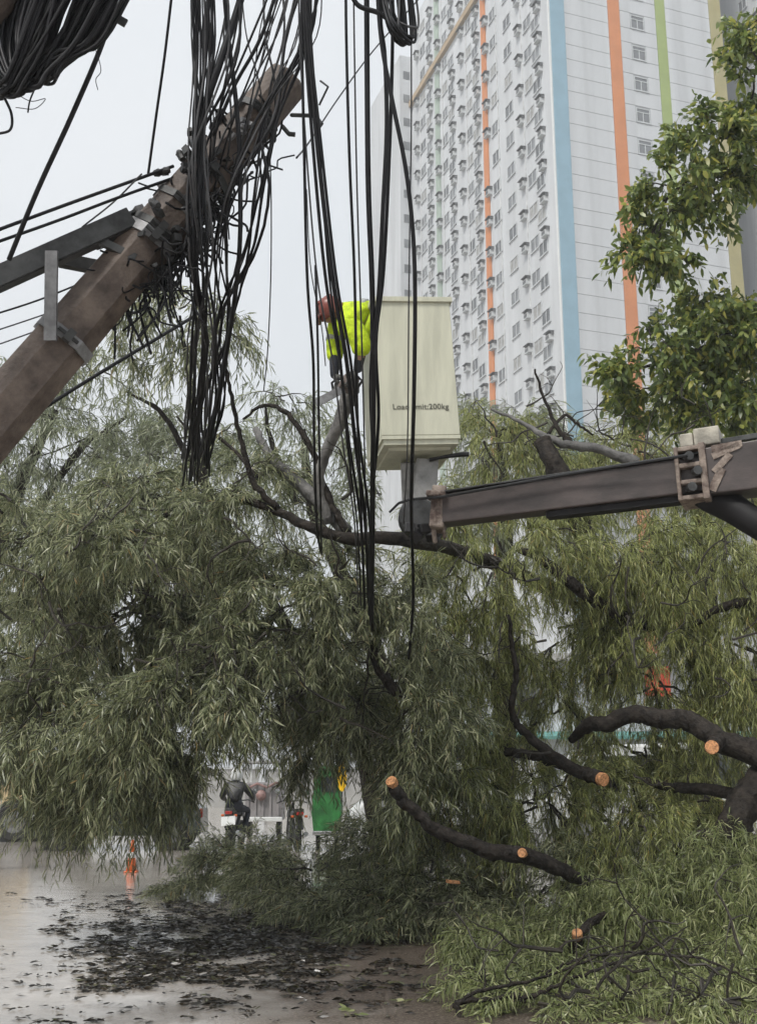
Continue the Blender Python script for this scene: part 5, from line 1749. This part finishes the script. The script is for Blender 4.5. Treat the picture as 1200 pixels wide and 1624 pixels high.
for s in (-1, 1):
    hand('glove', r_(s * .33, .24, 1.06), MR.to_3x3() @ Vector((0, 1, -0.2)), MR.to_3x3() @ Vector((-s, 0, 0)), M['black'], rider, 1.0)
mb = MB()
mb.lathe([(0.1, -0.13), (0.135, -0.1), (0.148, 0.0), (0.135, 0.07), (0.1, 0.12), (0.05, 0.145), (0.005, 0.15)], r_(0, -.17, 1.64), 'z', 22)
mb.build('helmet', M['white_paint'], rider, smooth=True, world=True)
gp = ground(440, 1352)
motorcycle((gp.x + 0.25, gp.y + 1.2, 0), R(12), 'dark motorcycle parked right of the grey tricycle cab', plate=False)

# grey tricycle cab beside the rider
gp = ground(408, 1335)
tri = empty('tricycle', (gp.x, gp.y + 1.2, 0))
tag(tri, 'boxy grey tricycle cab with a white rear bumper beside the rider', 'tricycle')
mb = MB()
mb.box((0, 0.55, 0.95), (1.0, 1.1, 1.0))
mb.build('cab', M['grey_body'], tri, bevel=0.05)
for k in range(5):
    MB().box((-0.4 + 0.2 * k, -0.02, 0.95), (0.06, 0.05, 0.96)).build('rear_rib', M['grey_body'], tri, bevel=0.015)
mb = MB()
mb.box((0, 0.5, 1.98), (1.15, 1.3, 0.08), None, (0.95, 0.95))
mb.build('roof', M['grey_paint'], tri, bevel=0.03)
for x in (-0.46, 0.46):
    for y in (0.05, 1.05):
        MB().box((x, y, 1.7), (0.05, 0.05, 0.52)).build('roof_post', M['white_paint'], tri)
MB().box((0, -0.06, 0.5), (1.05, 0.1, 0.12)).build('bumper', M['white_paint'], tri, bevel=0.02)
for x in (-0.4, 0.4):
    wheel(tri, (x, 0.45, 0.26), 0.26, 0.12, 'x')
mb = MB()
mb.lathe([(0.02, -0.07), (0.11, -0.06), (0.14, 0.0), (0.11, 0.06), (0.02, 0.07)], (-0.05, -0.1, 1.12), 'y', 18)
mb.build('pink_bag', M['pink'], tri, smooth=True)
MB().tube([(-0.4, -0.1, 1.3), (-0.15, -0.14, 1.42), (0.1, -0.14, 1.32), (0.35, -0.12, 1.45), (0.45, -0.1, 1.38)], 0.035, 8).build('roll_cover', M['pink'], tri)

# green tricycle with a yellow oval board
gp = at(518, 1335, 24)
gt = empty('tricycle', (gp.x, gp.y, 0))
gt.scale = (0.7, 0.9, 0.92)
tag(gt, 'green covered tricycle with a yellow oval board behind the heap', 'tricycle')
mb = MB()
mb.extrude([(-.42, .35), (-.5, .9), (-.42, 1.7), (-.2, 2.0), (.3, 2.02), (.42, 1.6), (.46, .9), (.38, .35)], 0, 1.2)
mb.build('body', M['green_paint'], gt, bevel=0.06)
MB().box((0.05, -0.012, 1.55), (0.5, 0.02, 0.36)).build('rear_window', M['auto_glass'], gt, bevel=0.01)
for x in (-0.3, 0.3):
    wheel(gt, (x, 0.4, 0.26), 0.26, 0.12, 'x')
MB().box((0, -0.04, 0.42), (0.9, 0.08, 0.1)).build('bumper', M['chrome'], gt, bevel=0.02)
mb = MB()
mb.lathe([(0.24, -0.02), (0.25, 0.0), (0.24, 0.02)], (0, 0, 0), 'y', 24)
yb = mb.build('oval_board', M['yellow_paint'], gt)
yb.location = (0.47, -0.06, 1.72)
yb.scale = (0.6, 1, 1.35)
mb = MB()
mb.box((0.47, 0.0, 1.4), (0.04, 0.04, 0.6))
mb.build('board_post', M['steel_dark'], gt)

# traffic cone
gp = ground(208, 1384)
cone = empty('traffic_cone', (gp.x, gp.y, 0))
cone.scale = (0.62, 0.62, 0.8)
tag(cone, 'orange traffic cone with a pale band standing on the wet road', 'traffic cone')
MB().lathe([(0.15, 0.03), (0.115, 0.2), (0.08, 0.42), (0.06, 0.52), (0.035, 0.66), (0.028, 0.67)], (0, 0, 0), 'z', 20).build('cone', M['orange_plastic'], cone, smooth=True)
MB().lathe([(0.101, 0.3), (0.083, 0.42)], (0, 0, 0), 'z', 20).build('pale_band', M['white_paint'], cone, smooth=True)
MB().box((0, 0, 0.018), (0.36, 0.36, 0.03), None, (0.95, 0.95)).build('base', M['orange_plastic'], cone, bevel=0.01)

# roadside shop row seen through the leaves on the right
sx = at(1050, 1232, 46)
shop = empty('shop', (sx.x - 6, sx.y, 0))
tag(shop, 'low pale shop with a red orange sign glimpsed through the leaves', 'shop')
MB().box((6, 4, 3.2), (22, 8, 6.4)).build('wall', M['plaster'], shop)
MB().box((6, 3.6, 6.55), (23, 9.4, 0.3)).build('roof', M['concrete'], shop)
MB().box((6, -0.6, 3.3), (20, 1.2, 0.12), Euler((R(12), 0, 0)).to_matrix()).build('awning', M['teal'], shop)
MB().box((6.0, -0.12, 5.6), (1.1, 0.12, 1.3)).build('sign', M['red_orange'], shop, bevel=0.03)
for k in range(6):
    x = -3.2 + k * 3.6
    f = MB().box((x, -0.03, 1.5), (2.4, 0.06, 2.4)).build('shop_window', M['win_frame'], shop)
    MB().box((x, -0.075, 1.5), (2.2, 0.02, 2.2)).build('pane', M['glass'], f)
    if k != 2:
        f = MB().box((x, -0.03, 4.7), (1.5, 0.06, 1.3)).build('window', M['win_frame'], shop)
        MB().box((x, -0.075, 4.7), (1.3, 0.02, 1.1)).build('pane', M['glass'], f)
sx = at(250, 1232, 60)
wl = empty('boundary_wall', (sx.x, sx.y, 0))
tag(wl, 'long pale boundary wall across the far side of the road', 'wall')
MB().box((0, 0, 1.0), (44, 0.25, 2.0)).build('wall_face', M['concrete'], wl)
MB().box((0, 0, 2.06), (44.2, 0.4, 0.12)).build('coping', M['plaster'], wl)
for k in range(12):
    MB().box((-21.5 + k * 3.9, -0.2, 1.05), (0.35, 0.2, 2.1)).build('pier', M['plaster'], wl)

# ------------------------------------------------------------------ thin rain haze over the whole place
hz = bpy.data.materials.new('haze')
hz.use_nodes = True
hz.node_tree.nodes.clear()
ho = hz.node_tree.nodes.new('ShaderNodeOutputMaterial')
hv = hz.node_tree.nodes.new('ShaderNodeVolumePrincipled')
hv.inputs['Color'].default_value = (0.97, 0.98, 0.99, 1)
hv.inputs['Density'].default_value = 0.0014
hz.node_tree.links.new(hv.outputs[0], ho.inputs['Volume'])
hb_ = MB()
hb_.box((0, 380, 64), (850, 850, 130))
hob = hb_.build('haze', hz)
tag(hob, 'thin pale rain haze filling the air', 'haze', kind='stuff')
